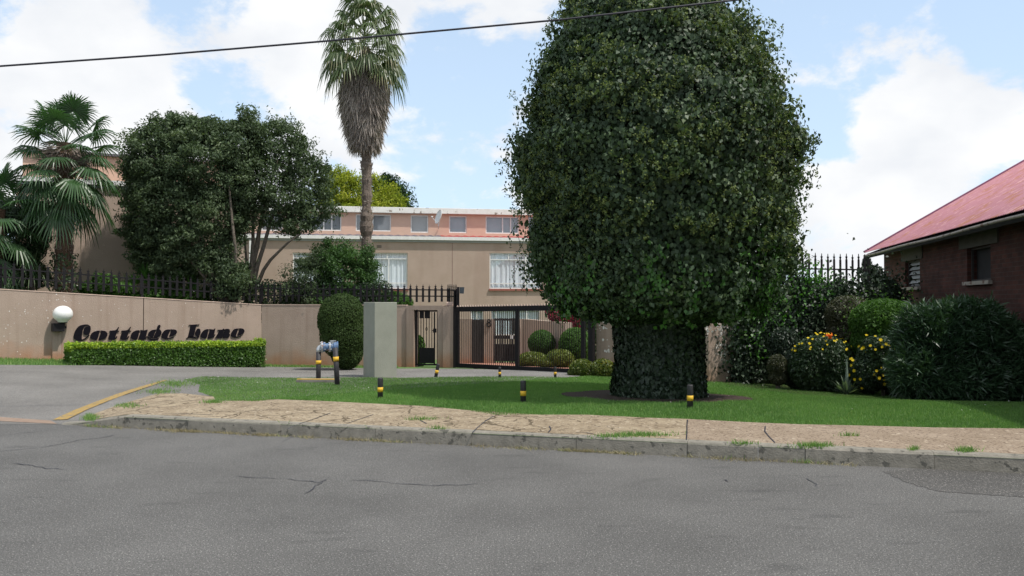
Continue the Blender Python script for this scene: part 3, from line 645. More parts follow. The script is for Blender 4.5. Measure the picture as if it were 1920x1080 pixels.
# globe lamp on the wall
lpz = on_plane(110, 610, o0, nAB)
lt = thing('wall_lamp', tuple(lpz), 'round white globe lamp on a black box bracket fixed to the pink wall', 'lamp')
gl = on_plane(115, 588, o0, nAB)+nAB*.26; s = gl.y/F
MB().lathe(tuple(gl-Vector((0, 0, 16*s))), [(.5*17*s, 0)]+[(17*s*math.sin(t), 15.5*s-15.5*s*math.cos(t)) for t in np.linspace(.55, math.pi-.02, 14)], 28).build('globe', M['globe'], lt, True)
c = on_plane(107, 613.5, o0, nAB); m = MB(); 
ang = math.atan2(uAB.y, uAB.x)
m.box(c+nAB*.16, (20*s, .32, 15*s), ang); m.box(c+nAB*.18+uAB*.16, (.05, .2, .06), ang); m.build('bracket_box', M['black'], lt, bevel=.006)
MB().lathe(tuple(gl-Vector((0, 0, 20*s))), [(.05, 0), (.05, 2*s), (.11, 3*s), (.12, 6*s)], 16).build('collar', M['black'], lt)
m = MB(); p = on_plane(106, 647, o0, nAB)+nAB*.03; m.box((p.x, p.y, p.z), (.20, .05, .85), ang); m.build('cable_cover', M['wall'], lt)  # upright strip in the wall's own render, below the bracket

# fences of pointed steel palings
def picket_mesh(h, w=.055, tip=True):
    m = MB(); d = .012
    prof = [(-w/2, 0), (w/2, 0), (w/2, h-.16), (w*.2, h-.13), (w*.62, h-.075), (w*.18, h-.085), (0, h), (-w*.18, h-.085), (-w*.62, h-.075), (-w*.2, h-.13), (-w/2, h-.16)]
    vs = [(x, -d, z) for x, z in prof]+[(x, d, z) for x, z in prof]; k = len(prof)
    fs = [(0, 1, 2, 10), (2, 3, 9, 10), (3, 4, 5), (3, 5, 7, 9), (9, 7, 8), (5, 6, 7)]
    fs = fs+[tuple(i+k for i in f)[::-1] for f in fs]+[(i, i+k, (i+1) % k+k, (i+1) % k) for i in range(k)]
    m.add(vs, fs); return m
def fence(root, path, zbot, ztop, sp, picket_h_ratio=.82, rails=(.32, .62), posts=None, pw=.066):
    """path: plan points; zbot/ztop: heights at those points (fence foot on the wall, picket tip)"""
    proto = None; carry = 0.
    for (a, b, z0, z1, t0, t1) in zip(path, path[1:], zbot, zbot[1:], ztop, ztop[1:]):
        A = Vector((*a, 0)); B = Vector((*b, 0)); L_ = (B-A).length; ang = math.atan2(B.y-A.y, B.x-A.x); x = carry
        for r in rails:
            MB().bar(A+Vector((0, 0, z0+(t0-z0)*r)), B+Vector((0, 0, z1+(t1-z1)*r)), .03, .035).build('rail', M['black'], root)
        while x < L_:
            t = x/L_; zf = z0+(z1-z0)*t; ztp = t0+(t1-t0)*t; h = (ztp-zf)*picket_h_ratio
            if proto is None:
                proto = picket_mesh(1.0 if False else h, pw); o = proto.build('paling', M['black'], None); pdat = o.data; ph = h; proto = o
            else:
                o = proto.copy(); COL.objects.link(o)
            o.parent = root; q = A.lerp(B, t)
            o.location = Vector((q.x, q.y, ztp-h))-root.location+Vector((0, 0, random.uniform(-.012, .012))); o.rotation_euler = (0, 0, ang)
            o.scale = (1, 1, h/ph); x += sp
        carry = x-L_
        np_ = max(1, int(L_/2.4))
        for k in range(np_+1):
            t = k/np_; q = A.lerp(B, t); zf = z0+(z1-z0)*t; ztp = t0+(t1-t0)*t
            MB().box((q.x, q.y+.03, (zf-.1+ztp-.12)/2), (.06, .06, ztp-.12-zf+.1), ang).build('post', M['black'], root)
def back(p, n, d=.11): return (p[0]-n.x*d, p[1]-n.y*d)
_, _, nBC = vplane(wB, wC)
fl = back(wA, nAB); fl0 = back((wA[0]-uAB.x*1.6, wA[1]-uAB.y*1.6), nAB); fb = back(wB, nAB); fc = pxy(840, 24.1); fd = pxy(857, 23.3)
r = thing('palisade_fence', (*fl, zA), 'long black spiked steel fence standing on top of the sign wall', 'fence')
fence(r, [fl0, fl, fb, fc, fd], [zA+.06, zA+.02, zB+.01, zC+.02, zC+.02], [zA+.80, zA+.76, wz(490, 529, 24.3), wz(840, 533, 24.1), wz(857, 534, 23.3)], .19, .86, (.42, .72))

# portal with the pedestrian gate
pD = pxy(852, 23.5)
a_, uP, nP = vplane(wC, pD); a_ = a_+nP*.06
po = thing('gate_portal', (wC[0], wC[1], Hf(*wC)), 'pink rendered portal with a narrow opening for the black gate, beside the sliding gate', 'portal')
def onP(px, py): return on_plane(px, py, a_, nP)
def pbox(m, px0, px1, z0, z1, th=.34, fwd=0.):
    p = onP(px0, 600); q = onP(px1, 600); c = (p+q)/2-nP*(th/2-fwd); L_ = (q-p).length
    m.box((c.x, c.y, (z0+z1)/2), (L_, th, z1-z0), math.atan2(uP.y, uP.x))
zt = onP(800, 573).z; zh = onP(798, 581).z; zg = Hf(wC[0], wC[1])-.3
m = MB(); pbox(m, 762, 775.7, zg, zh); pbox(m, 820.3, 832, zg, zh); pbox(m, 762, 832, zh+.001, zt, .34, .0); m.build('wall', M['wall'], po)
m = MB(); pbox(m, 832.3, 852, zg, zt-.02, .5, .08); m.build('pier', M['wall'], po)
m = MB(); p = onP(843, 572); m.box((p.x, p.y+.1, zt+.05), (.22, .18, .12), 0); m.build('cap_block', M['cope'], po, bevel=.02)
pg = thing('pedestrian_gate', tuple(onP(798, 685)), 'narrow black barred gate with a solid plate below, set in the pink portal', 'gate')
def pbar(m, px, py0, py1, w, back_=.12, t=.03):
    a = onP(px, py0)-nP*back_; b = onP(px, py1)-nP*back_; b.x = a.x; b.y = a.y; m.bar(a, b, w, t, nP)
def hbar(m, px0, px1, py, w, back_=.12, t=.03):
    a = onP(px0, py)-nP*back_; b = onP(px1, py)-nP*back_; m.bar(a, b, t, w)
m = MB(); pbar(m, 777.6, 581.5, 686, .055); pbar(m, 818.4, 581.5, 686, .055); hbar(m, 776.5, 819.5, 583, .05, .125); hbar(m, 776.5, 819.5, 684.3, .05, .125); m.build('frame', M['black'], pg)
for px in (781.5, 786.5, 791.5, 797, 802, 807): m = MB(); pbar(m, px, 585, 652, .018, .12, .018); m.build('bar', M['black'], pg)
m = MB(); p = onP(797, 617)-nP*.12
m.tube([p+Vector((0, 0, 0))+uP*.03*math.cos(t)+Vector((0, 0, .05*math.sin(t))) for t in np.linspace(0, 2*math.pi, 13)], .008, 5); m.build('ornament', M['black'], pg)
m = MB(); a = onP(797.5, 667)-nP*.12; m.box(a, (.47, .012, .46), math.atan2(uP.y, uP.x)); m.build('kick_plate', M['black'], pg)
m = MB(); a = onP(797.5, 590)-nP*.11; m.box(a-uP*.16, (.13, .012, .22), math.atan2(uP.y, uP.x)); m.box(a+uP*.02, (.17, .012, .22), math.atan2(uP.y, uP.x)); m.build('top_plate', M['black'], pg)
m = MB(); pbar(m, 812, 585, 684, .035); m.build('lock_stile', M['black'], pg)
m = MB(); a = onP(813.5, 620)-nP*.07; m.box(a, (.09, .05, .12), math.atan2(uP.y, uP.x)); m.bar(a-nP*-.02, a-uP*.1, .02, .02); m.build('handle', M['black'], pg)

# floodlight
fp = pxy(859, 23.2); zt2 = wz(859, 538, 23.2)
fl_ = thing('floodlight', (*fp, zt), 'small dark floodlight on a black post at the end of the fence', 'light')
MB().box((fp[0], fp[1], (zt-.1+zt2)/2), (.07, .07, zt2-zt+.1)).build('post', M['black'], fl_)
p = PY(866, 545, 23.1); m = MB(); m.add([(p.x-.06, p.y-.08, p.z+.1), (p.x+.08, p.y-.11, p.z+.1), (p.x+.06, p.y-.11, p.z-.09), (p.x-.06, p.y-.08, p.z-.08), (p.x-.05, p.y+.06, p.z+.07), (p.x+.06, p.y+.05, p.z+.07), (p.x+.05, p.y+.05, p.z-.06), (p.x-.05, p.y+.06, p.z-.06)],
    [(0, 3, 2, 1), (4, 5, 6, 7), (0, 1, 5, 4), (1, 2, 6, 5), (2, 3, 7, 6), (3, 0, 4, 7)]); m.build('lamp_head', M['bulk'], fl_)

# sliding gate
gL = pxy(855, 23.2); gR = pxy(1098, 20.3); a_g, uG, nG = vplane(gL, gR)
ztL, ztR = wz(855, 576, 23.2), wz(1098, 572, 20.3); zbL, zbR = wz(855, 688, 23.2), wz(1098, 701, 20.3)
gt = thing('sliding_gate', (*gL, zbL), 'wide black sliding gate of thin vertical bars with pale teeth along its top', 'gate')
Lg = (Vector((*gR, 0))-Vector((*gL, 0))).length
def gp_(t, z): q = Vector((*gL, 0)).lerp(Vector((*gR, 0)), t); q.z = z; return q
def gzt(t): return ztL+(ztR-ztL)*t
def gzb(t): return zbL+(zbR-zbL)*t
agG = math.atan2(uG.y, uG.x)
m = MB(); m.bar(gp_(0, ztL-.06), gp_(1, ztR-.06), .05, .14); m.build('top_rail', M['black'], gt)
m = MB(); m.bar(gp_(0, zbL+.05), gp_(1, zbR+.05), .06, .12); m.build('bottom_rail', M['black'], gt)
tm = ((970-855)/(1098-855))*1.06
for t, wd in ((.012, .11), (.505, .09), (.985, .1)):
    m = MB(); q = gp_(t, (gzt(t)+gzb(t))/2); m.box(q, (wd, .07, gzt(t)-gzb(t)-.16), agG); m.build('upright', M['black'], gt)
nb = 62; proto = None
for i in range(nb):
    t = (i+1)/(nb+1); h = gzt(t)-gzb(t)-.2; q = gp_(t, gzb(t)+.1)
    if proto is None:
        proto = MB().box((0, 0, .5), (.010, .010, 1)).build('bar', M['black'], None)
        o = proto; o.parent = gt
    else: o = proto.copy(); COL.objects.link(o)
    o.location = q-gt.location; o.scale = (1, 1, h); o.rotation_euler = (0, 0, agG)
m = MB(); nt_ = 46
for i in range(nt_):
    t = (i+.5)/nt_; q = gp_(t, gzt(t)+.01); w_ = .036
    a = q-uG*w_; b = q+uG*w_; tp = q+Vector((0, 0, .05))+uG*.02
    vs = [a-nG*.01, b-nG*.01, tp-nG*.01, a+nG*.01, b+nG*.01, tp+nG*.01]; m.add(vs, [(0, 2, 1), (3, 4, 5), (0, 1, 4, 3), (1, 2, 5, 4), (2, 0, 3, 5)])
m.build('spike_strip', M['cope'], gt)
for t in (.17, .87): 
    q = gp_(t, gzb(t)-.02); m = MB(); m.tube([q-nG*.03, q+nG*.03], .055, 14); m.build('wheel', M['black'], gt)
gpst = pxy(1109, 20.1); m = MB(); hb = Hf(*gpst)
m.box((gpst[0], gpst[1], (hb-.1+ztR+.02)/2), (.14, .12, ztR+.02-hb+.1), agG)
o = tag(m.build('gate_post', M['black'], bevel=.008), 'thick black steel post catching the right end of the sliding gate', 'post')
gpl = pxy(852.5, 23.36); m = MB(); m.box((gpl[0], gpl[1], (Hf(*gpl)-.1+ztL+.5)/2), (.06, .06, ztL+.5-Hf(*gpl)+.1), agG)
tag(m.build('gate_post', M['black']), 'slim black steel post at the left end of the sliding gate beside the pier', 'post')

# right boundary wall with tall fence
w1 = pxy(1118, 20.2); w2_ = (4.6, 18.8); w3 = (9.15, 20.3)
zr = wz(1340, 560, 18.8)
rw = thing('boundary_wall', (*w1, Hf(*w1)), 'pink rendered wall running behind the ivy tree to the brick building, partly under ivy', 'wall')
m = MB(); wall_panel(m, w1, w2_, Hf(*w1)-.4, Hf(*w2_)-.4, zr-.1, zr-.1); m.build('wall_panel', M['wall'], rw)
m = MB(); wall_panel(m, (w2_[0]+.01, w2_[1]), w3, Hf(*w2_)-.4, Hf(*w3)-.4, zr-.1, zr-.1); m.build('wall_panel', M['wall'], rw)
o1, u1, n1 = vplane(w1, w2_); o2, u2, n2 = vplane(w2_, w3)
flecks('paint_fleck_scatter', rw, o1, n1, [(1328, 610)], 14, 60, .008, .03)
dg = [(1330+i*5.2, 618+i*9) for i in range(9)]
flecks('paint_fleck_scatter', rw, o2, n2, [(1350, 612), (1362, 606), (1372, 610), (1366, 622), (1355, 620), (1382, 602)]+dg, 7, 220, .008, .032)
flecks('paint_fleck_scatter', rw, o1, n1, [(1125, 605), (1128, 612), (1135, 640), (1140, 660)], 8, 26, .01, .04)
r2f = thing('palisade_fence', (*w2_, zr), 'tall black fence with pointed heads rising beside the brick building', 'fence')
ztF = wz(1500, 471, 19.2)
fence(r2f, [back(w1, n1), back(w2_, n1), back(w3, n2)], [zr-.1]*3, [ztF]*3, .19, .99, (.17, .68), pw=.05)
print('walls ok')

# ------------------------------------------------------------------ bollards
pr = G(713, 746)
bo = thing('bollard', tuple(pr), 'black bollard with an orange band, on the front of the lawn left of centre', 'bollard', 'short black and yellow lawn bollards')
def bollard_parts(root, hh, r_):
    b0 = Vector(root.location)
    MB().lathe(b0-Vector((0, 0, .1)), [(r_, 0), (r_, .1+hh-.02), (r_*.96, .1+hh-.006), (r_*.6, .1+hh)], 20).build('post', M['post'], root, True)
    MB().lathe(b0, [(r_*1.04, hh*.30), (r_*1.04, hh*.53)], 20).build('band', M['yellow'], root, True)
def hpx(px, pyb, pyt): q = G(px, pyb); return (PY(px, pyt, q.y).z-q.z)
hb_ = hpx(713, 746, 708); bollard_parts(bo, hb_, .043)
bl = [(981, 754, 'black bollard with an orange band, on the lawn between the other two front ones'), (1294, 764, 'black bollard with an orange band, in front of the ivy covered trunk')]
for px, py, lb in bl: copy_tree(bo, G(px, py), lb)
q = G(817, 707); c = copy_tree(bo, q, 'black and yellow bollard tilted to the right, at the lawn edge before the narrow gate', (0, R(11), 0)); c.scale = (.9, .9, .95)
for px, lb in ((937, 'thin black and yellow bollard at the far lawn edge, before the sliding gate\'s left half'), (1041, 'thin black and yellow bollard at the far lawn edge, before the sliding gate\'s right half')):
    c = copy_tree(bo, G(px, 708), lb); k = hpx(px, 708, 688)/hb_; c.scale = (.72, .72, k)
for px, lb in ((153, 'small black and yellow bollard at the left end of the clipped hedge'), (325, 'small black and yellow bollard before the middle of the clipped hedge'), (472, 'small black and yellow bollard near the right end of the clipped hedge')):
    c = copy_tree(bo, G(px, 684), lb); k = hpx(px, 684, 661)/hb_; c.scale = (.8, .8, k)

# meter with two posts
q1 = G(597, 716); q2 = G(633, 722); d12 = (q2-q1); r_ = 9*q1.y/F/2
mt = thing('water_meter', tuple(q1), 'blue and grey flanged water meter carried by two black and yellow pipes', 'water meter')
zt1 = wz(597, 660, q1.y); 
for q, tilt in ((q1, 0), (q2, -.05)):
    top = Vector((q.x+tilt, q.y, wz(633, 652, q.y) if tilt else zt1))
    pm = MB(); pm.tube([q-Vector((0, 0, .1)), top], r_, 16); p_ = pm.build('pipe', M['post'], mt, True)
    a = q.lerp(top, .60 if tilt == 0 else .64); b2 = q.lerp(top, .72 if tilt == 0 else .76)
    bm_ = MB(); bm_.tube([a, b2], r_*1.12, 16); bo_ = bm_.build('band', M['yellow'], mt, True)
c1 = PY(597, 651, q1.y)
m = MB(); m.tube([Vector((q1.x, q1.y, zt1-.02)), Vector((q1.x, q1.y, zt1+.05)), Vector((q1.x+.015, q1.y+.02, zt1+.09)), Vector((q1.x+.06, q1.y+.04, zt1+.115)), Vector((q1.x+.1, q1.y+.05, zt1+.115))], [r_*.9, r_*1.02, r_*1.02, r_*.95, r_*.9], 16); m.build('elbow', M['galv'], mt, True)
ax = Vector((.97, .25, .0)).normalized(); s = q1.y/F; c0 = Vector((q1.x+.05, q1.y+.04, wz(604, 651, q1.y)))
def disc_(t0, t1, r, mat, nm, n=24):
    m = MB(); m.tube([c0+ax*t0*s, c0+ax*t1*s], r*s, n); m.build(nm, mat, mt, bevel=.004)
disc_(-1, 3, 10.5, M['flange'], 'flange'); disc_(3.2, 6, 9.2, M['blue'], 'flange'); disc_(6, 14, 7, M['blue'], 'meter_body'); disc_(14, 17, 9.5, M['flange'], 'flange')
disc_(17.2, 22, 7.5, M['blue'], 'meter_body'); disc_(22, 28, 9.6, M['blue'], 'meter_body'); disc_(28.2, 30.5, 10.5, M['blue'], 'flange')
m = MB(); cc = c0+ax*21*s; m.lathe((cc.x, cc.y, cc.z+6*s), [(5*s, 0), (5*s, 5*s), (6*s, 5*s), (6*s, 6.2*s)], 16); m.build('register_cap', M['galv'], mt)
m = MB()
for i in range(6):
    a = i*math.pi/3; v = Vector((0, 0, 1))*math.cos(a)*8*s+Vector((-ax.y, ax.x, 0))*math.sin(a)*8*s
    m.tube([c0+v-ax*2.5*s, c0+v+ax*7*s], 1.1*s, 6); m.tube([c0+ax*13*s+v, c0+v+ax*18*s], 1.1*s, 6)
m.build('flange_bolts', M['galv'], mt)
qa = G(556, 718); qb = G(617, 722); m = MB(); m.box((( qa.x+qb.x)/2, qa.y+.18, qa.z+.015), (qb.x-qa.x, .42, .1), -.02)
ms = thing('concrete_slab', ((qa.x+qb.x)/2, qa.y, qa.z), 'low concrete slab with a yellow rim at the foot of the water meter', 'slab'); m.build('slab', M['concrete'], ms, bevel=.01)
m = MB(); m.box(((qa.x+qb.x)/2, qa.y+.0, qa.z+.078), (qb.x-qa.x-.02, .05, .012), -.02); m.build('painted_rim', M['yellow'], ms)

# grey green pillar
qc = G(702, 708); th_ = R(37); sd_ = .60
u_r = Vector((math.cos(th_-.0), math.sin(th_), 0)); u_l = Vector((-math.sin(th_), math.cos(th_), 0))
wr = 38*qc.y/F/ (math.cos(th_)); wl_ = 28*qc.y/F/(math.sin(th_))
hz_ = wz(702, 566.5, qc.y)
m = MB(); cpt = [qc, qc+u_r*wr, qc+u_r*wr+u_l*wl_, qc+u_l*wl_]
m.add([(p.x, p.y, qc.z-.3) for p in cpt]+[(p.x, p.y, hz_) for p in cpt], [(3, 2, 1, 0), (4, 5, 6, 7), (0, 1, 5, 4), (1, 2, 6, 5), (2, 3, 7, 6), (3, 0, 4, 7)])
tag(m.build('plaster_pillar', M['greypillar'], bevel=.012), 'square grey green plastered pillar standing on the lawn edge', 'pillar')
print('street objects ok')

# ------------------------------------------------------------------ buildings
def facade(mb, P, u, n, u0, u1, z0, z1, holes, reveal=.14):
    us = sorted({u0, u1, *[h[0] for h in holes], *[h[1] for h in holes]}); zs = sorted({z0, z1, *[h[2] for h in holes], *[h[3] for h in holes]})
    us = [x for x in us if u0 <= x <= u1]; zs = [x for x in zs if z0 <= x <= z1]
    def pt(a, z, d=0): q = P+u*a-n*d; return (q.x, q.y, z)
    for a, b in zip(us, us[1:]):
        for c, d in zip(zs, zs[1:]):
            mu, mz = (a+b)/2, (c+d)/2
            if any(h[0] < mu < h[1] and h[2] < mz < h[3] for h in holes): continue
            mb.add([pt(a, c), pt(b, c), pt(b, d), pt(a, d)], [(0, 1, 2, 3)])
    for a, b, c, d in holes:
        for (p, q) in (((a, c), (b, c)), ((b, c), (b, d)), ((b, d), (a, d)), ((a, d), (a, c))):
            mb.add([pt(*p), pt(*p, reveal), pt(*q, reveal), pt(*q)], [(0, 1, 2, 3)])
def uz(px, py, P, u, n): q = on_plane(px, py, P, n); return ((q-P).dot(u), q.z)
def hole(px0, py0, px1, py1, P, u, n):
    a, z1 = uz(px0, py0, P, u, n); b, z0 = uz(px1, py1, P, u, n); zt_ = uz((px0+px1)/2, py0, P, u, n)[1]; return (a, b, z0, zt_)
def window(root, P, u, n, h, mull=(), trans=(), kind='curtain', fr=.05, sill=True, setb=.07, mat=None, fd=.05):
    a, b, c, d = h; ang = math.atan2(u.y, u.x)
    def bx(m, x0, x1, z0, z1, dep, off): q = P+u*(x0+x1)/2-n*off; m.box((q.x, q.y, (z0+z1)/2), (x1-x0, dep, z1-z0), ang)
    m = MB(); e = .002
    bx(m, a+e, b-e, c+e, c+fr, fd, setb); bx(m, a+e, b-e, d-fr, d-e, fd, setb); bx(m, a+e, a+fr, c+fr+e, d-fr-e, fd, setb); bx(m, b-fr, b-e, c+fr+e, d-fr-e, fd, setb)
    for (x, z0, z1) in mull: bx(m, x-fr*.5, x+fr*.5, max(z0, c+fr)+e, min(z1, d-fr)-e, fd*.9, setb)
    for z in trans: bx(m, a+fr+e, b-fr-e, z-fr*.4, z+fr*.4, fd*.8, setb)
    w_ = m.build('window', mat or M['white'], root)
    def pt(x, z, off): q = P+u*x-n*off; return (q.x, q.y, z)
    m = MB(); m.add([pt(a+e, c+e, setb+.01), pt(b-e, c+e, setb+.01), pt(b-e, d-e, setb+.01), pt(a+e, d-e, setb+.01)], [(0, 1, 2, 3)])
    o = m.build('pane', M['glass'], w_) 
    m = MB(); off = setb+(.03 if kind == 'curtain' else .1)
    if kind == 'curtain':
        k = int((b-a)/.02); top = d-.02; vs = []
        for i in range(k+1):
            x = a-.02+(b-a+.04)*i/k; dd = .035*math.sin(i*.55+1.2*math.sin(i*.13))+.015*math.sin(i*1.7)
            vs += [pt(x, c-.05, off+.045+dd*.8), pt(x, top, off+.045+dd*.5)]
        m.add(vs, [(2*i, 2*i+2, 2*i+3, 2*i+1) for i in range(k) if abs(i-k*.47) > .6]); cm = M['curtain']
    else: m.add([pt(a-.05, c-.05, off), pt(b+.05, c-.05, off), pt(b+.05, d+.05, off), pt(a-.05, d+.05, off)], [(0, 1, 2, 3)]); cm = M['blind']  # plain grey panel behind the dormer panes
    o = m.build(kind, cm, w_)
    if sill:
        m = MB(); bx(m, a-.03, b+.03, c-.10, c-.003, .12, -.02); o = m.build('sill', M['sill'], w_)
    return w_
def hbox(mb, P, u, n, u0, u1, z0, z1, f, b):      # box along the facade from f metres in front to b behind
    q = P+u*(u0+u1)/2+n*(f-b)/2; mb.box((q.x, q.y, (z0+z1)/2), (u1-u0, f+b, z1-z0), math.atan2(u.y, u.x))

# main townhouse
aH = R(9); uH = Vector((math.cos(aH), math.sin(aH), 0)); nH = Vector((math.sin(aH), -math.cos(aH), 0))
PH = Vector((-2.79, 38, 0)); PD = PH-nH*1.5
zg_ = uz(850, 451, PH, uH, nH)[1]; uL = uz(436, 450, PH, uH, nH)[0]; uR = uz(1300, 450, PH, uH, nH)[0]
ho = thing('townhouse', (PH.x, PH.y, -1), 'long pink townhouse with white gutter and a row of dormer windows, beyond the gate', 'house')
F1 = hole(549, 474, 645, 541.5, PH, uH, nH); F2 = hole(672, 474, 764, 541.5, PH, uH, nH); F3 = hole(918, 474.5, 1016, 541.5, PH, uH, nH)
G1 = hole(921, 581, 1012, 628, PH, uH, nH); G2 = hole(883, 582, 906, 640, PH, uH, nH); F4 = hole(1090, 474.5, 1190, 541.5, PH, uH, nH)
hs = [F1, F2, F3, G1, G2, F4]
m = MB(); facade(m, PH, uH, nH, uL, uR, -1.6, zg_, hs)
bk = 8.
def rp(a, z, d): q = PH+uH*a-nH*d; return (q.x, q.y, z)
m.add([rp(uR, -1.6, 0), rp(uR, -1.6, bk), rp(uR, zg_, bk), rp(uR, zg_, 0)], [(0, 1, 2, 3)]); m.add([rp(uL, -1.6, bk), rp(uL, -1.6, 0), rp(uL, zg_, 0), rp(uL, zg_, bk)], [(0, 1, 2, 3)])
m.add([rp(uR, -1.6, bk), rp(uL, -1.6, bk), rp(uL, zg_, bk), rp(uR, zg_, bk)], [(0, 1, 2, 3)]); m.add([rp(uL, zg_, bk), rp(uL, zg_, .2), rp(uR, zg_, .2), rp(uR, zg_, bk)], [(0, 1, 2, 3)])
m.build('wall', M['house'], ho)
def mu(px, py0, py1, P): return (uz(px, 500, P, uH, nH)[0], uz(px, py1, P, uH, nH)[1], uz(px, py0, P, uH, nH)[1])
zz = lambda py: uz(850, py, PH, uH, nH)[1]
window(ho, PH, uH, nH, F1, [mu(597, 474, 486, PH), mu(600, 486, 541, PH)], [zz(486), zz(531)])
window(ho, PH, uH, nH, F2, [mu(726, 474, 486, PH), mu(729, 486, 541, PH)], [zz(486), zz(531)])
window(ho, PH, uH, nH, F3, [mu(954, 474, 486, PH), mu(986, 474, 541, PH)], [zz(486), zz(531)])
window(ho, PH, uH, nH, F4, [mu(1120, 474, 541, PH)], [zz(486), zz(531)])
window(ho, PH, uH, nH, G1, [mu(930, 581, 628, PH), mu(988, 581, 628, PH)], [], sill=False)
window(ho, PH, uH, nH, G2, [mu(894, 582, 640, PH)], [], sill=False)
m = MB(); hbox(m, PH, uH, nH, uL-.1, uR, zg_+.001, zg_+.16, .16, 0); m.build('gutter', M['white'], ho)
m = MB(); hbox(m, PH, uH, nH, uL-.1, uR, zg_-.10, zg_-.001, .05, 0); m.build('fascia', M['blind'], ho)
m = MB(); uq_ = uz(468, 450, PH, uH, nH)[0]; hbox(m, PH, uH, nH, uq_, uq_+.10, -1.3, zg_-.12, .12, -.01); m.build('downpipe', M['white'], ho)
ux = uz(848, 500, PH, uH, nH)[0]; m = MB(); hbox(m, PH, uH, nH, ux-.012, ux+.012, -.9, zg_-.12, .004, 0); m.build('expansion_joint', M['joint'], ho)
for vx, vy in ((711, 462), (962, 578)):
    a, z = uz(vx, vy, PH, uH, nH); m = MB()
    for k in range(3): hbox(m, PH, uH, nH, a-.11, a+.11, z-.06+.045*k, z-.035+.045*k, .006, 0)
    m.build('air_vent', M['lintel'], ho)
# lean-to strip and dormer
zd0 = zg_+.10; zd0b = zg_+.36
usp = uz(828, 440, PH, uH, nH)[0]
for a, b, mt_, nm in ((uL, usp, M['purple'], 'roof_strip'), (usp+.01, uR, M['redstrip'], 'roof_strip')):
    m = MB(); n_ = int((b-a)/.08); vs = []
    for i in range(n_+1):
        x = a+(b-a)*i/n_; dz = .018*math.sin(i*1.3)
        vs += [rp(x, zg_+.165+dz, -.1), rp(x, zd0b+dz, 1.5)]
    m.add(vs, [(2*i, 2*i+2, 2*i+3, 2*i+1) for i in range(n_)]); m.build(nm, mt_, ho)
zft = uz(850, 391.5, PD, uH, nH)[1]; zfb = uz(850, 402, PD, uH, nH)[1]
dw = [((560, 401, 640, 433), (607, 622)), ((667, 402, 733, 434), (699, 676)), ((770, 403.5, 803, 436.5), ()), ((842, 405, 875, 437), ()), ((910.5, 406, 973, 438.5), (942.5, 957.5)), ((990, 405, 1050, 439), (1020,)), ((1120, 405, 1180, 439), (1150,)), ((490, 401, 530, 433), (510,))]
DH = [hole(*q[0], PD, uH, nH) for q in dw]
uL2 = uz(440, 420, PD, uH, nH)[0]; uR2 = uz(1290, 420, PD, uH, nH)[0]
m = MB(); facade(m, PD, uH, nH, uL2, uR2, zg_+.1, zfb+.02, DH, .1)
def rd(a, z, d): q = PD+uH*a-nH*d; return (q.x, q.y, z)
m.add([rd(uR2, zg_, 0), rd(uR2, zg_, 5), rd(uR2, zfb, 5), rd(uR2, zfb, 0)], [(0, 1, 2, 3)]); m.add([rd(uL2, zg_, 5), rd(uL2, zg_, 0), rd(uL2, zfb, 0), rd(uL2, zfb, 5)], [(0, 1, 2, 3)]); m.add([rd(uR2, zg_, 5), rd(uL2, zg_, 5), rd(uL2, zfb, 5), rd(uR2, zfb, 5)], [(0, 1, 2, 3)])
m.build('dormer', M['dormer'], ho)
for q, h in zip(dw, DH):
    window(ho, PD, uH, nH, h, [(uz(x, 420, PD, uH, nH)[0], h[2], h[3]) for x in q[1]], [], kind='blind', sill=False, setb=.05, fr=.055)
m = MB(); hbox(m, PD, uH, nH, uL2-.2, uR2+.2, zfb, zft, .22, 5.2); m.build('flat_roof', M['fascia'], ho, bevel=.01)
# satellite dish
pc = PY(824, 407, 38.); pc = on_plane(824, 407, PD+nH*.75, nH)
sdh = thing('satellite_dish', tuple(pc), 'white satellite dish on an arm before the dormers of the townhouse', 'satellite dish')
m = MB(); ax_ = Vector((-.82, -.50, .28)).normalized(); e1 = ax_.cross(Vector((0, 0, 1))).normalized(); e2 = e1.cross(ax_).normalized(); vs = []; NR = 6; NA = 24
for layer in (0, .02):
    for i in range(NR+1):
        for k in range(NA):
            r0 = i/NR; t = 2*math.pi*k/NA; q = pc+e1*math.cos(t)*r0*.30+e2*math.sin(t)*r0*.36+ax_*(r0*r0*.07-layer); vs.append(q)
fs = []
for l in (0, 1):
    o_ = l*(NR+1)*NA
    for i in range(NR):
        for k in range(NA): f = (o_+i*NA+k, o_+i*NA+(k+1) % NA, o_+(i+1)*NA+(k+1) % NA, o_+(i+1)*NA+k); fs.append(f if l else f[::-1])
o_ = (NR+1)*NA; fs += [(NR*NA+k, NR*NA+(k+1) % NA, o_+NR*NA+(k+1) % NA, o_+NR*NA+k) for k in range(NA)]
m.add(vs, fs); m.build('reflector', M['dish'], sdh, True)
m = MB(); lnb = pc+ax_*.42-e2*.12; m.tube([pc-e2*.34, lnb], .014, 6); m.tube([lnb, lnb-ax_*.08], .035, 8); m.build('feed_arm', M['dish'], sdh)
m = MB(); m.tube([pc-ax_*.03-e2*.1, pc-ax_*.06-e2*.42, Vector((pc.x, pc.y, 0))-nH*.72+Vector((0, 0, pc.z-.5))], .02, 6); m.build('mast', M['galv'], sdh)

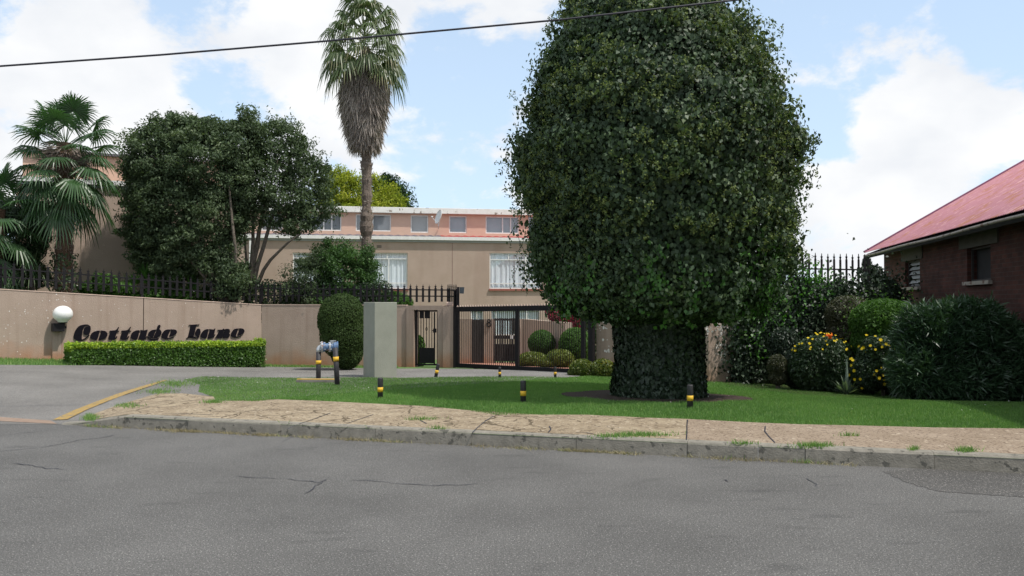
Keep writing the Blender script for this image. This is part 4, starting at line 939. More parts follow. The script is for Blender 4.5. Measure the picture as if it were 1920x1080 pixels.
# left block of townhouses
aK = R(22); uK = Vector((math.cos(aK), math.sin(aK), 0)); nK = Vector((math.sin(aK), -math.cos(aK), 0)); PK = Vector((-12.24, 25.5, 0)); PKD = PK-nK*1.0
zk = uz(240, 350, PK, uK, nK)[1]; k0, k1 = uz(30, 350, PK, uK, nK)[0], uz(440, 350, PK, uK, nK)[0]
hl = thing('townhouse', (PK.x, PK.y, 0), 'nearer pink townhouse at the far left, mostly hidden behind palm and dark trees', 'house')
KW = hole(246, 425, 292, 487, PK, uK, nK)
m = MB(); facade(m, PK, uK, nK, k0, k1, -1, zk, [KW])
def rk(a, z, d): q = PK+uK*a-nK*d; return (q.x, q.y, z)
m.add([rk(k1, -1, 0), rk(k1, -1, 7), rk(k1, zk, 7), rk(k1, zk, 0)], [(0, 1, 2, 3)]); m.add([rk(k1, -1, 7), rk(k0, -1, 7), rk(k0, zk, 7), rk(k1, zk, 7)], [(0, 1, 2, 3)]); m.add([rk(k0, zk, 7), rk(k0, zk, .15), rk(k1, zk, .15), rk(k1, zk, 7)], [(0, 1, 2, 3)]); m.add([rk(k0, -1, 7), rk(k0, -1, 0), rk(k0, zk, 0), rk(k0, zk, 7)], [(0, 1, 2, 3)])
m.build('wall', M['house'], hl)
window(hl, PK, uK, nK, KW, [], [], setb=.06)
m = MB(); hbox(m, PK, uK, nK, k0, k1+.1, zk+.001, zk+.15, .14, 0); m.build('gutter', M['white'], hl)
m = MB(); hbox(m, PK, uK, nK, k0, k1+.1, zk-.09, zk-.001, .05, 0); m.build('fascia', M['blind'], hl)
zk2 = uz(140, 290, PKD, uK, nK)[1]
m = MB(); hbox(m, PKD, uK, nK, k0, k1-.3, zk+.1, zk2, 0, 4); m.build('dormer', M['dormer'], hl)
m = MB(); hbox(m, PKD, uK, nK, k0-.1, k1-.2, zk2+.001, zk2+.08, .15, 4.1); m.build('flat_roof', M['purple'], hl)

# brick building on the right
def brickmat():
    m, nt, N, L, b = newmat('red_brick'); b.inputs['Roughness'].default_value = .9; b.inputs['Specular IOR Level'].default_value = .2
    uv = N('ShaderNodeTexCoord'); br = N('ShaderNodeTexBrick'); br.inputs['Scale'].default_value = 1; br.inputs['Brick Width'].default_value = .235; br.inputs['Row Height'].default_value = .085
    br.inputs['Mortar Size'].default_value = .007; br.inputs['Color1'].default_value = (.095, .036, .028, 1); br.inputs['Color2'].default_value = (.055, .024, .020, 1); br.inputs['Mortar'].default_value = (.07, .05, .042, 1)
    L(uv.outputs['UV'], br.inputs['Vector']); nz = N('ShaderNodeTexNoise'); nz.inputs['Scale'].default_value = 3; L(uv.outputs['UV'], nz.inputs['Vector'])
    mr = N('ShaderNodeMapRange'); mr.inputs[1].default_value = .3; mr.inputs[2].default_value = .7; mr.inputs[3].default_value = .7; mr.inputs[4].default_value = 1.2; L(nz.outputs['Fac'], mr.inputs[0])
    mx = N('ShaderNodeMix'); mx.data_type = 'RGBA'; mx.blend_type = 'MULTIPLY'; mx.inputs[0].default_value = 1; L(br.outputs['Color'], mx.inputs[6]); L(mr.outputs[0], mx.inputs[7]); L(mx.outputs[2], b.inputs['Base Color'])
    bp = N('ShaderNodeBump'); bp.inputs['Strength'].default_value = .5; bp.inputs['Distance'].default_value = .01; L(br.outputs['Fac'], bp.inputs['Height']); bp.invert = True; L(bp.outputs[0], b.inputs['Normal'])
    return m
M['brick'] = brickmat()
eF = Vector((.4433*24.5, 24.5, 0)); eN = Vector((.64*13.4, 13.4, 0))
uB = (eN-eF).normalized(); nB = Vector((uB.y, -uB.x, 0)); 
if nB.x > 0: nB = -nB
zeF = wz(1625, 478, 24.5); zeN = wz(1920, 402, 13.4); LB = 21.
def zeave(a): return zeF+(zeN-zeF)*a/(eN-eF).length
PB = eF-nB*.42+uB*.35
bb = thing('brick_building', (PB.x, PB.y, -.5), 'red brick building with a faded pink red corrugated iron roof, on the right', 'building')
W1 = hole(1697, 488, 1725, 537, PB, uB, nB); W2 = hole(1813, 462, 1858, 525, PB, uB, nB)
W1 = (min(W1[:2]), max(W1[:2]), W1[2], W1[3]); W2 = (min(W2[:2]), max(W2[:2]), W2[2], W2[3])
zw = min(zeF, zeN)+.25
m = MB(); facade(m, PB, uB, nB, 0, LB, -1.2, zw, [W1, W2], .2)
wd = 9.0
q0 = PB; q1_ = PB-nB*wd
m.add([(q1_.x, q1_.y, -1.2), (q0.x, q0.y, -1.2), (q0.x, q0.y, zw), ((q0.x+q1_.x)/2, (q0.y+q1_.y)/2, zw+2.6), (q1_.x, q1_.y, zw)], [(0, 1, 2, 3, 4)])
q2_ = PB+uB*LB; q3_ = q2_-nB*wd; m.add([(q2_.x, q2_.y, -1.2), (q3_.x, q3_.y, -1.2), (q3_.x, q3_.y, zw), (q2_.x, q2_.y, zw)], [(0, 1, 2, 3)]); m.add([(q3_.x, q3_.y, -1.2), (q1_.x, q1_.y, -1.2), (q1_.x, q1_.y, zw), (q3_.x, q3_.y, zw)], [(0, 1, 2, 3)])
o = m.build('wall', M['brick'], bb)
uvl = o.data.uv_layers.new(name='uv')
for lp_ in o.data.loops:
    v = o.data.vertices[lp_.vertex_index].co+bb.location; d = Vector((v.x, v.y, 0))-PB; uvl.data[lp_.index].uv = (d.dot(uB)+d.dot(nB), v.z)
for k, (W_, lz, ex, nb_) in enumerate(((W1, .42, .28, 6), (W2, .6, .42, 0))):
    m = MB(); hbox(m, PB, uB, nB, W_[0]-ex, W_[1]+ex, W_[3]+.003, W_[3]+lz, .03, .0); m.build('lintel', M['lintel'], bb)
    m = MB(); hbox(m, PB, uB, nB, W_[0]-.08, W_[1]+.08, W_[2]-.08, W_[2]-.003, .08, .0); m.build('sill', M['gutter'], bb)
    def ptb(a, z, d): q = PB+uB*a-nB*d; return (q.x, q.y, z)
    m = MB(); fr = .04
    for (a, b, c, d) in ((W_[0], W_[1], W_[2]+.002, W_[2]+fr), (W_[0], W_[1], W_[3]-fr, W_[3]-.002), (W_[0]+.002, W_[0]+fr, W_[2]+fr, W_[3]-fr), (W_[1]-fr, W_[1]-.002, W_[2]+fr, W_[3]-fr)): hbox(m, PB, uB, nB, a, b, c, d, -.08, .12)
    w_ = m.build('window', M['gatewood'], bb)
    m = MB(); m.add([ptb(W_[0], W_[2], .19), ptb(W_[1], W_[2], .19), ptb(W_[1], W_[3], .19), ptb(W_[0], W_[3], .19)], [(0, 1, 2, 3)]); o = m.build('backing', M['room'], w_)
    for i in range(nb_):
        z = W_[2]+(W_[3]-W_[2])*(i+.7)/nb_
        m = MB(); m.add([ptb(W_[0]+fr, z, .16), ptb(W_[1]-fr, z, .16), ptb(W_[1]-fr, z-.1, .09), ptb(W_[0]+fr, z-.1, .09)], [(0, 1, 2, 3)]); o = m.build('louvre', M['blind'], w_)
# roof
run, rise = 5.0, 3.0
m = MB(); n_ = int(LB/.019); vs = []
for i in range(n_+1):
    a = -.05+LB*i/n_; dz = .011*math.sin(2*math.pi*a/.076); p = eF+uB*a
    ze_ = zeave(min(max(a, 0), 13)); q = p+nB*.05; r2 = p-nB*run; r3 = p-nB*(run*2)
    vs += [(q.x, q.y, ze_+.07+dz), (r2.x, r2.y, ze_+.07+rise+dz), (r3.x, r3.y, ze_+.07+dz)]
m.add(vs, [(3*i+j, 3*i+3+j, 3*i+4+j, 3*i+1+j) for i in range(n_) for j in (0, 1)]); m.build('roof', M['roofred'], bb, True)
m = MB(); p = eF-uB*.06; r2 = p-nB*run
m.bar((p.x+nB.x*.05, p.y+nB.y*.05, zeF+.10), (r2.x, r2.y, zeF+.10+rise), .16, .05); m.build('barge_cap', M['roofcap'], bb)
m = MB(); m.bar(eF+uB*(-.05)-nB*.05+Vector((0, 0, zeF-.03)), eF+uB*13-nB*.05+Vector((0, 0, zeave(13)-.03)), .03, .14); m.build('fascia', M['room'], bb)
m = MB(); pts = []
for i in range(14): a = i; pts.append(eF+uB*a+nB*.06+Vector((0, 0, zeave(a)-.03-.012*math.sin(i*1.1))))
m.tube(pts, .032, 8); m.build('gutter', M['gutter'], bb, True)
m = MB(); vs = []; 
for a in (0, LB): 
    for d in (.0, .44): q = eF+uB*a-nB*d; vs.append((q.x, q.y, zeave(min(a, 13))+(.02 if d == 0 else .2)))
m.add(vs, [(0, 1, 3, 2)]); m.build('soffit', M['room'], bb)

# inner court: paving, low walls, timber gates
def flatsheet_z(x, y): return Hf(x, y)
sheet('courtyard_paving', [pxy(857, 23.4), pxy(1104, 20.4), pxy(1180, 24), pxy(1150, 34), pxy(850, 35)], M['brickpave'], .012, .5)
Pc, uc, nc = vplane(pxy(845, 31.6), pxy(978, 31.0)); wcx = lambda px: uz(px, 600, Pc, uc, nc)[0]
ztc = uz(916, 598, Pc, uc, nc)[1]; zbc = -1.2
cw = thing('courtyard_wall', (Pc.x, Pc.y, -.8), 'low pink courtyard wall with two dark timber gates and a house number, beyond the sliding gate', 'wall')
m = MB(); 
for a, b, zt0 in ((845, 883.5, ztc), (907.5, 925, ztc), (968, 976, ztc)): hbox(m, Pc, uc, nc, wcx(a), wcx(b), zbc, zt0, 0, .2)
m.build('pier', M['wall'], cw)
zb2 = uz(916, 681, Pc, uc, nc)[1]
m = MB(); hbox(m, Pc, uc, nc, wcx(884), wcx(907), zb2, ztc-.02, -.05, .10)
for i in range(5):
    a = wcx(884)+(wcx(907)-wcx(884))*(i+.5)/5; hbox(m, Pc, uc, nc, a-.035, a+.035, zb2+.05, ztc-.05, -.035, .05)
m.build('timber_gate', M['gatewood'], cw)
g2 = MB(); a0, a1 = wcx(925.5), wcx(967.5)
for i in range(9):
    a = a0+(a1-a0)*(i+.5)/9; hbox(g2, Pc, uc, nc, a-.030, a+.030, zb2, ztc+.03, -.04, .07)
for z0_, z1_ in ((.08, .28), (.95, 1.08), (1.66, 1.74)): hbox(g2, Pc, uc, nc, a0, a1, zb2+z0_, zb2+z1_, -.072, .10)
hbox(g2, Pc, uc, nc, a0, a1, zb2+.28, zb2+.75, -.101, .11)
g2.build('slatted_gate', M['gatewood'], cw)
m = MB(); a, z = uz(959.5, 632, Pc, uc, nc); hbox(m, Pc, uc, nc, a-.06, a+.06, z-.07, z+.07, -.02, .03); m.build('notice_plate', M['white'], cw)
m = MB(); a, z = uz(917, 606, Pc, uc, nc)
for dz, r0 in ((.085, .062), (-.055, .08)):
    c_ = Pc+uc*a+nc*.03; m.tube([c_+uc*r0*math.cos(t)+Vector((0, 0, z+dz+r0*math.sin(t))) for t in np.linspace(0, 2*math.pi, 15)], .022, 6, False)
m.build('house_number', M['black'], cw)
dw1 = pxy(978, 30.9); dw2 = pxy(1060, 24.6); z1c = wz(978, 598, 30.9); z2c = wz(1060, 605, 24.6)
dwall = thing('garden_wall', (*dw1, -.8), 'smooth pink garden wall running towards the gate behind the two clipped balls', 'wall')
m = MB(); wall_panel(m, dw1, dw2, -1.2, -.9, z1c, z2c); m.build('wall_panel', M['house'], dwall)
print('buildings ok')

# ------------------------------------------------------------------ overhead cable
cb = [(-500, 155), (0, 124), (300, 103), (600, 78), (765, 63), (1050, 37), (1380, 0), (1800, -55), (2300, -130)]
m = MB(); m.tube([PY(px, py, 11.0) for px, py in cb], .0135, 6); tag(m.build('overhead_cable', M['cable']), 'dark overhead cable strung across the sky in front of the trees', 'cable')

# ------------------------------------------------------------------ ivy clad tree
prof_px = [(612, .85), (604, .95), (598, 1.3), (588, 1.66), (572, 1.84), (540, 1.98), (480, 2.10), (400, 2.22), (330, 2.34), (275, 2.40), (210, 2.16), (150, 1.95), (80, 1.66), (20, 1.34), (-40, 1.0), (-90, .6), (-115, .15)]
pz = np.array([1.6+(570-y)/112.4 for y, r in prof_px]); prr = np.array([r for y, r in prof_px])*.95-.07
it = thing('ivy_clad_tree', tuple(TC), 'huge mushroom shaped tree smothered in dark ivy, standing in a soil ring on the lawn', 'tree')
def ivx(z): return TC.x-.075*np.clip(np.asarray(z)-3.7, 0, 9)
def ivy_r(th, z):
    r = np.interp(z, pz, prr); Pq = np.stack([np.cos(th)*r, np.sin(th)*r, z], -1)
    return r*(1+.055*nz3(Pq, .9, 5.)+.045*nz3(Pq, 2.3, 2.)) , Pq
n = 150000
arc = np.r_[0, np.cumsum(np.hypot(np.diff(pz), np.diff(prr)))]; wts = np.r_[0, np.cumsum((prr[1:]+prr[:-1])/2*np.diff(arc))]
sarc = np.interp(rng.random(n)*wts[-1], wts, arc); z = np.interp(sarc, arc, pz); th = rng.uniform(0, 2*np.pi, n)
rb = np.interp(sarc, arc, prr); Pq = np.stack([np.cos(th)*rb, np.sin(th)*rb, z], -1)
bump_ = .06*nz3(Pq, .9, 5.)+.085*nz3(Pq, 1.9, 2.)+.06*nz3(Pq, 4.1, 8.)
rad = rb*(1+bump_)-.22*rng.random(n)**1.5+.04*rng.normal(size=n)
dr = np.interp(sarc+.05, arc, prr)-np.interp(sarc-.05, arc, prr); dzz = np.interp(sarc+.05, arc, pz)-np.interp(sarc-.05, arc, pz)
Nn = np.stack([np.cos(th)*dzz, np.sin(th)*dzz, -dr], -1); Nn /= np.linalg.norm(Nn, axis=1, keepdims=True)+1e-9
Pp = np.stack([ivx(z)+np.cos(th)*rad, TC.y+np.sin(th)*rad, z+.10*bump_], -1)
ci = rng.choice(len(Pp), 1500, False); ci = ci[bump_[ci] > -.07]; ci = ci[Pp[ci, 2] > 1.5]; m_ = 46; dcl = rng.normal(size=(len(ci), m_, 3)); dcl /= np.linalg.norm(dcl, axis=2, keepdims=True); dcl = dcl+Nn[ci][:, None]*.4
qc_ = dcl*(rng.uniform(.08, .30, len(ci))[:, None, None])*(rng.random((len(ci), m_, 1))**.4); tcl = np.repeat(rng.normal(.05, .16, len(ci)), m_)
PC = (Pp[ci][:, None]+Nn[ci][:, None]*.06+qc_).reshape(-1, 3); NC = (dcl/np.linalg.norm(dcl, axis=2, keepdims=True)).reshape(-1, 3)
nsh = len(Pp); shell = rng.random(nsh) < .72
leaves('leaf_clumps', PC, NC, .070, M['ivy'], it, .8, .8, .55, np.clip(treetint(PC, 1.1, .3, .5)+tcl, 0, 1))
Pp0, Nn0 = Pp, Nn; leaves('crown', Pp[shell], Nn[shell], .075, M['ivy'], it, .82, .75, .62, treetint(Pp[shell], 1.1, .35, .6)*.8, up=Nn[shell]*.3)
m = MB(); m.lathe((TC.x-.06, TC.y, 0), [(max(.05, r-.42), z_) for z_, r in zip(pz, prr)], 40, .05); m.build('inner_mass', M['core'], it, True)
# flower heads
Pp = PC; Nn = NC
n = 15000; idx = rng.choice(len(Pp), n, False); idx = idx[(Pp[idx, 2] > 2.2+.6*rng.random(n)) & (nz3(Pp[idx], 1.6, 9.) > -.15)]
c_ = Pp[idx]+Nn[idx]*.035*rng.uniform(.3, 1.4, (len(idx), 1)); k = 9; dd = rng.normal(size=(len(idx)*k, 3)); dd /= np.linalg.norm(dd, axis=1, keepdims=True)
cc = np.repeat(c_, k, 0)+dd*.036+Nn[idx].repeat(k, 0)*.02; leaves('flower_cluster', cc, dd, .030, M['umbel'], it, .9, 0, .8, np.repeat(rng.random(len(idx)), k))
# bright new leaves low on the crown
cl = []; cn = []
for _ in range(95):
    t = rng.uniform(0, 2*np.pi); zc = 1.3+abs(rng.normal(0, .55)); r = float(np.interp(zc, pz, prr))+.03
    if zc > 2.6 and rng.random() < .6: continue
    for _ in range(rng.integers(6, 26)):
        a = t+rng.normal(0, .05); z2 = zc+rng.normal(0, .09); cl.append((TC.x+math.cos(a)*(r+.05), TC.y+math.sin(a)*(r+.05), z2)); cn.append((math.cos(a), math.sin(a), .2))
for _ in range(650):
    t = rng.normal(-.5, .3); zc = rng.uniform(1.35, 2.7); r = float(np.interp(zc, pz, prr))+.03; cl.append((TC.x+math.cos(t)*(r+.05), TC.y+math.sin(t)*(r+.05), zc)); cn.append((math.cos(t), math.sin(t), .2))
leaves('new_leaves', np.array(cl), np.array(cn), .078, M['ivynew'], it, .85, .7, .6)
# loose sprays at the silhouette
sp_ = []; sn = []
for _ in range(420):
    t = rng.uniform(0, 2*np.pi); zc = rng.uniform(1.6, 7.0); r = float(np.interp(zc, pz, prr)); ln = rng.uniform(.08, .26)
    for k in range(9):
        f = k/8; sp_.append((TC.x+math.cos(t)*(r+ln*f)+rng.normal(0, .02), TC.y+math.sin(t)*(r+ln*f)+rng.normal(0, .02), zc+.25*ln*f+rng.normal(0, .03))); sn.append((math.cos(t), math.sin(t), .3))
leaves('sprays', np.array(sp_), np.array(sn), .065, M['ivy'], it, .75, .5, .5)
# thin hanging shoots on the left side
for px0, py0, ln in [(985, 400, 150), (975, 440, 110), (1000, 470, 90), (968, 380, 90)]:
    hs_ = []
    for k in range(ln//4): hs_.append(tuple(PY(px0+8*math.sin(k*.25)+random.gauss(0, 5)-k*.3, py0+k*4, 13.1)))
    o = leaves('shoot', np.array(hs_), np.tile([0, -1., .2], (len(hs_), 1)), .05, M['ivy'], None, .7, .8, .3)
    w_ = MB(); w_.tube(hs_[::4], .004, 4, False); w_ = w_.build('shoot', M['bark'], it); me_ = o.data; w_.location = (0, 0, 0)
    bm = bmesh.new(); bm.from_mesh(me_); bm.transform(Matrix.Translation(-TC)); bm.from_mesh(w_.data); bm.to_mesh(me_); bm.free(); bpy.data.objects.remove(w_); o.parent = it
n = 26000; th = rng.uniform(0, 2*np.pi, n); z = TC.z-.05+rng.random(n)*1.45; rb = np.interp(z, [0, .25, .7, 1.5], [.80, .755, .72, .74]); Pq = np.stack([np.cos(th), np.sin(th), z], -1)
rad = rb*(1+.05*nz3(Pq, 2.2, 3.))-.12*rng.random(n)**1.5+.02*rng.normal(size=n); Nn2 = np.stack([np.cos(th), np.sin(th), 0*z], -1)
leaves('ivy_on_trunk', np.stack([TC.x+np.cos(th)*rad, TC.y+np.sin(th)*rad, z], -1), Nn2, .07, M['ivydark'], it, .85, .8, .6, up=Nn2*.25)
MB().lathe((TC.x, TC.y, TC.z-.2), [(.68, 0), (.62, .4), (.6, 1.0), (.62, 1.7)], 24, .06).build('trunk', M['bark'], it, True)
print('ivy ok')

# ------------------------------------------------------------------ palms
def frond(root, hub, d, R_, nseg, spread, droop, pet, rpet, mat, name='frond', width=.045, dead=0.):
    """fan frond: petiole from hub along d, blade of radiating folded segments"""
    d = Vector(d).normalized(); side = d.cross(Vector((0, 0, 1)))
    if side.length < .1: side = Vector((1, 0, 0))
    side.normalize(); up = side.cross(d).normalized()
    if up.z < 0: up = -up
    base = Vector(hub)+d*pet+Vector((0, 0, -.12*pet*max(0, 1-abs(d.z))))
    tilt = random.uniform(-.2, .2); bd = (d-Vector((0, 0, .35*(1-abs(d.z))))).normalized(); side = (side+up*tilt).normalized(); up = side.cross(bd).normalized()
    V = []; Fq = 0; tn = []
    t0 = random.uniform(0, .6)
    for i in range(nseg):
        a = -spread/2+spread*i/(nseg-1); L_ = R_*(1-.22*(abs(a)/(spread/2))**2)*random.uniform(.92, 1.06)
        dv = bd*math.cos(a)+side*math.sin(a); sv = (side*math.cos(a)-bd*math.sin(a))
        st = []
        for s_, w_ in ((.02, .15), (.45, 1.), (.78, .75), (1.0, .03)):
            p = base+dv*L_*s_+up*(.10*R_*math.sin(s_*2)*math.cos(a))-Vector((0, 0, 1))*droop*L_*s_**2.6*random.uniform(.8, 1.2)
            ww = width*w_*R_/.7*min(1, 1.15)
            st.append((p-sv*ww/2+up*.25*ww*(1 if i % 2 else -1), p+sv*ww/2-up*.25*ww*(1 if i % 2 else -1)))
        for j in range(3): V += [st[j][0], st[j][1], st[j+1][1], st[j+1][0]]; Fq += 1; tn += [min(1, max(0, .35+t0*.6+.25*(j == 2)*dead+random.uniform(-.12, .12)))]*4
    # petiole, as two thin quads
    p0 = Vector(hub); 
    for s2 in (side, up):
        V += [p0-s2*rpet, p0+s2*rpet, base+s2*rpet*.6, base-s2*rpet*.6]; tn += [.75]*4; Fq += 1
    return quadmesh(name, np.array([tuple(v) for v in V]), Fq, 4, np.array(tn), mat, root)
def strips(root, P, D, L_, w_, mat, name, tint=None):
    n = len(P); s_ = np.cross(D, rng.normal(size=(n, 3))); s_ /= np.linalg.norm(s_, axis=1, keepdims=True)+1e-9; w2 = (w_*rng.uniform(.5, 1.4, n))[:, None]/2; l2 = (L_*rng.uniform(.5, 1.2, n))[:, None]
    v = np.empty((n, 4, 3)); v[:, 0] = P-s_*w2*.5; v[:, 1] = P+D*l2*.5-s_*w2; v[:, 2] = P+D*l2+rng.normal(size=(n, 3))*.04; v[:, 3] = P+D*l2*.5+s_*w2
    return quadmesh(name, v.reshape(-1, 3), n, 4, np.repeat(rng.random(n) if tint is None else tint, 4), mat, root)
def trunk_mb(pts, rad, n=12, jit=.06): return MB().tube(pts, rad, n, True, jit)

# tall fan palm with a skirt of dead fronds
Yp = 27.; s = Yp/F; bx_ = PY(682, 570, Yp).x; gz = Hf(bx_, Yp)
tp = thing('tall_fan_palm', (bx_, Yp, gz), 'tall fan palm with a thick grey skirt of dead fronds under its crown', 'palm')
zs_ = np.linspace(gz-.2, wz(681, 90, Yp), 64); pts = [(bx_+.06*math.sin(z*.35)+.03, Yp, z) for z in zs_]
rad = [(.195 if z < 3 else .160)+.018*math.sin(i*2.1)+random.uniform(-.012, .016)+(.05 if z > wz(681, 440, Yp) and z < wz(681, 400, Yp) else 0) for i, z in enumerate(zs_)]
trunk_mb(pts, rad, 14, .10).build('trunk', M['palmbark'], tp)
n = 420; z = rng.uniform(1.5, wz(681, 280, Yp), n); th = rng.uniform(0, 2*np.pi, n); P_ = np.stack([bx_+.03+.17*np.cos(th)+.06*np.sin(z*.35), Yp+.17*np.sin(th), z], 1)
strips(tp, P_, np.stack([np.cos(th)*.5, np.sin(th)*.5, rng.uniform(.3, 1, n)], 1), .12, .05, M['dead'], 'leaf_bases')['kind'] = 'stuff'
zt_, zb_ = wz(682, 105, Yp), wz(682, 285, Yp)
kz = [wz(682, y, Yp) for y in (290, 275, 250, 225, 190, 160, 130, 112)][::1]; kr = [.16, .34, .48, .58, .72, .76, .60, .25]
MB().lathe((bx_, Yp, 0), [(max(.1, r-.16), z_) for z_, r in zip(kz, kr)], 20, .1).build('skirt_core', M['fibre'], tp, True)
n = 15000; z = rng.uniform(kz[0]+.42, kz[-1], n); th = rng.uniform(0, 2*np.pi, n); r = np.interp(z, kz, kr); Pq = np.stack([np.cos(th)*1.5, np.sin(th)*1.5, z*.6], 1)
r = r*(1+.10*nz3(Pq, 2.2, 1.))-.10*rng.random(n); P_ = np.stack([bx_+r*np.cos(th)*(1+0), Yp+r*np.sin(th), z], 1); D_ = np.stack([np.cos(th)*.16+rng.normal(0, .16, n), np.sin(th)*.16+rng.normal(0, .16, n), -np.ones(n)], 1)
zr_ = (z-kz[0])/(kz[-1]-kz[0]); strips(tp, P_, D_, .5, .034, M['dead'], 'dead_frond_skirt', np.clip(.55+.35*nz3(Pq, 3.)+.3*(rng.random(n)-.5)-.5*np.clip(zr_-.7, 0, 1)*2, 0, 1))
hubz = wz(682, 70, Yp)
for i in range(54):
    az = i*2.39996+random.uniform(-.2, .2); q = (i+.5)/58; el = R(74-112*q**.9); hz = hubz+.25-.95*q
    frond(tp, (bx_, Yp, hz), (math.cos(az)*math.cos(el), math.sin(az)*math.cos(el), math.sin(el)), random.uniform(.58, .72), 22, R(200), .95+.2*q, random.uniform(.82, 1.12), .016, M['fanw'], width=.055, dead=1)
# chusan palm beside the lamp
def chusan(root, bx, Y, hubz, nf, R_, pet, seedoff=0, elmin=-62, low=1.0):
    for i in range(nf):
        az = i*2.39996+seedoff+random.uniform(-.25, .25); q = (i+.5)/nf; el = R(82+(elmin-82)*q**.8); hz = hubz+.1-low*q**1.5
        frond(root, (bx, Y, hz), (math.cos(az)*math.cos(el), math.sin(az)*math.cos(el), math.sin(el)), R_*random.uniform(.88, 1.1), 34, R(random.uniform(235, 285)), random.uniform(.2, .4)+.45*q, pet*random.uniform(.8, 1.12), .012, M['fan'], width=.042)
Yc_ = 22.0; bx2 = PY(119, 570, Yc_).x; gz = Hf(bx2, Yc_)
cp = thing('windmill_palm', (bx2, Yc_, gz), 'shaggy windmill palm with round fan fronds behind the wall by the globe lamp', 'palm')
hz1 = wz(119, 275, Yc_)
zs_ = np.linspace(gz-.2, hz1+.1, 40); trunk_mb([(bx2+.02*math.sin(z*2), Yc_, z) for z in zs_], [.20+.02*math.sin(i*1.9)+random.uniform(-.01, .02) for i in range(40)], 14, .1).build('trunk', M['fibre'], cp)
n = 2600; z = rng.uniform(.6, hz1, n); th = rng.uniform(0, 2*np.pi, n); P_ = np.stack([bx2+.2*np.cos(th), Yc_+.2*np.sin(th), z], 1)
strips(cp, P_, np.stack([np.cos(th)*.35, np.sin(th)*.35, rng.uniform(-1, .3, n)], 1), .16, .018, M['dead'], 'trunk_fibre', rng.random(n)*.25)
n = 900; z = rng.uniform(gz, 3.0, n); th = rng.uniform(0, 2*np.pi, n); rr_ = .24+.12*rng.random(n); P_ = np.stack([bx2+rr_*np.cos(th), Yc_+rr_*np.sin(th), z], 1)
leaves('climbing_ivy', P_, np.stack([np.cos(th), np.sin(th), 0*z], 1), .09, M['ivy'], cp, .8, .6, .6)
chusan(cp, bx2, Yc_, hz1, 46, .66, .95, low=1.1)
n = 700; th = rng.uniform(0, 2*np.pi, n); z = hz1-rng.random(n)*.7; P_ = np.stack([bx2+.2*np.cos(th), Yc_+.2*np.sin(th), z], 1)
strips(cp, P_, np.stack([np.cos(th)*1.2, np.sin(th)*1.2, rng.uniform(-.9, .2, n)], 1), .5, .03, M['dead'], 'dead_stalks', rng.random(n)*.3)
Y3 = 21.4; bx3 = PY(-8, 570, Y3).x; gz = Hf(bx3, Y3); hz3 = wz(-8, 392, Y3)
cp2 = thing('windmill_palm', (bx3, Y3, gz), 'lower windmill palm cut by the left edge of the picture', 'palm')
trunk_mb([(bx3, Y3, z) for z in np.linspace(gz-.2, hz3, 20)], [.19+random.uniform(-.01, .02) for _ in range(20)], 12, .1).build('trunk', M['fibre'], cp2)
chusan(cp2, bx3, Y3, hz3, 34, .62, .85, 1., -75, 1.0)
print('palms ok')

# ------------------------------------------------------------------ trees and shrubs
def branchy(root, base, tips, r0, mat=M['bark'], nm='trunk', n=8):
    m = MB(); b = Vector(base)
    for mid, tip, k in tips:
        mid = Vector(mid); tip = Vector(tip); pts = []; rad = []
        for i in range(9):
            t = i/8; p = b*(1-t)**2+mid*2*t*(1-t)+tip*t*t; p += Vector((random.uniform(-1, 1), random.uniform(-1, 1), 0))*.03*math.sin(t*3.14); pts.append(p); rad.append(r0*k*(1-.75*t))
        m.tube(pts, rad, n, True, .05)
    return m.build(nm, mat, root, True)
def pl(px, py, Y, rx, rz, ry=None): p = PY(px, py, Y); s = Y/F; return (tuple(p), (rx*s, (ry or rx)*s, rz*s))
def clump_points(lumps, n, k, r, amp=.16, f=2.2):
    Cc, Nc = lumps_points(lumps, int(k*1.6), .45, amp, f); i = rng.permutation(len(Cc))[:k]; Cc = Cc[i]; Nc = Nc[i]; k = len(Cc); m = max(4, int(n*.72/k))
    rr = r*rng.uniform(.55, 1.3, k); d = rng.normal(size=(k, m, 3)); d /= np.linalg.norm(d, axis=2, keepdims=True); d = d+Nc[:, None]*.35+np.array([0, 0, .25]); 
    q = d*rr[:, None, None]*(rng.random((k, m, 1))**.45); q[:, :, 2] *= .7; P1 = (Cc[:, None]+q).reshape(-1, 3); N1 = (d/np.linalg.norm(d, axis=2, keepdims=True)).reshape(-1, 3)
    t1 = np.repeat(rng.normal(0, .10, k), m)
    P2, N2 = lumps_points([(c, tuple(np.array(q_)*.86)) for c, q_ in lumps], int(n*.34), .5, amp, f)
    return np.r_[P1, P2], np.r_[N1, N2], np.r_[t1, np.full(len(P2), -.05)]
def foliage(root, lumps, n, size, mat, aspect=.45, droop=.3, flat=.4, depth=.4, amp=.14, sp=0, name='crown', bottom=None, f=2.2, a=.5, b=.5, clump=None):
    tc_ = 0.
    if clump: P, Nn, tc_ = clump_points(lumps, n, *clump, amp, f)
    else: P, Nn = lumps_points(lumps, n, depth, amp, f, bottom)
    if sp: p2, n2_ = sprigs(lumps, sp, .42); P = np.r_[P, p2]; Nn = np.r_[Nn, n2_]; tc_ = np.r_[tc_+np.zeros(len(P)-len(p2)), np.full(len(p2), .05)]
    return leaves(name, P, Nn, size, mat, root, aspect, droop, flat, np.clip(treetint(P, 1.4, a, b)+tc_, 0, 1))
YA = 24.2
ta = thing('broad_evergreen_tree', tuple(Vector((PY(430, 570, YA).x, YA, Hf(PY(430, 570, YA).x, YA)))), 'dense dark evergreen tree with several thin stems, just right of the windmill palm', 'tree')
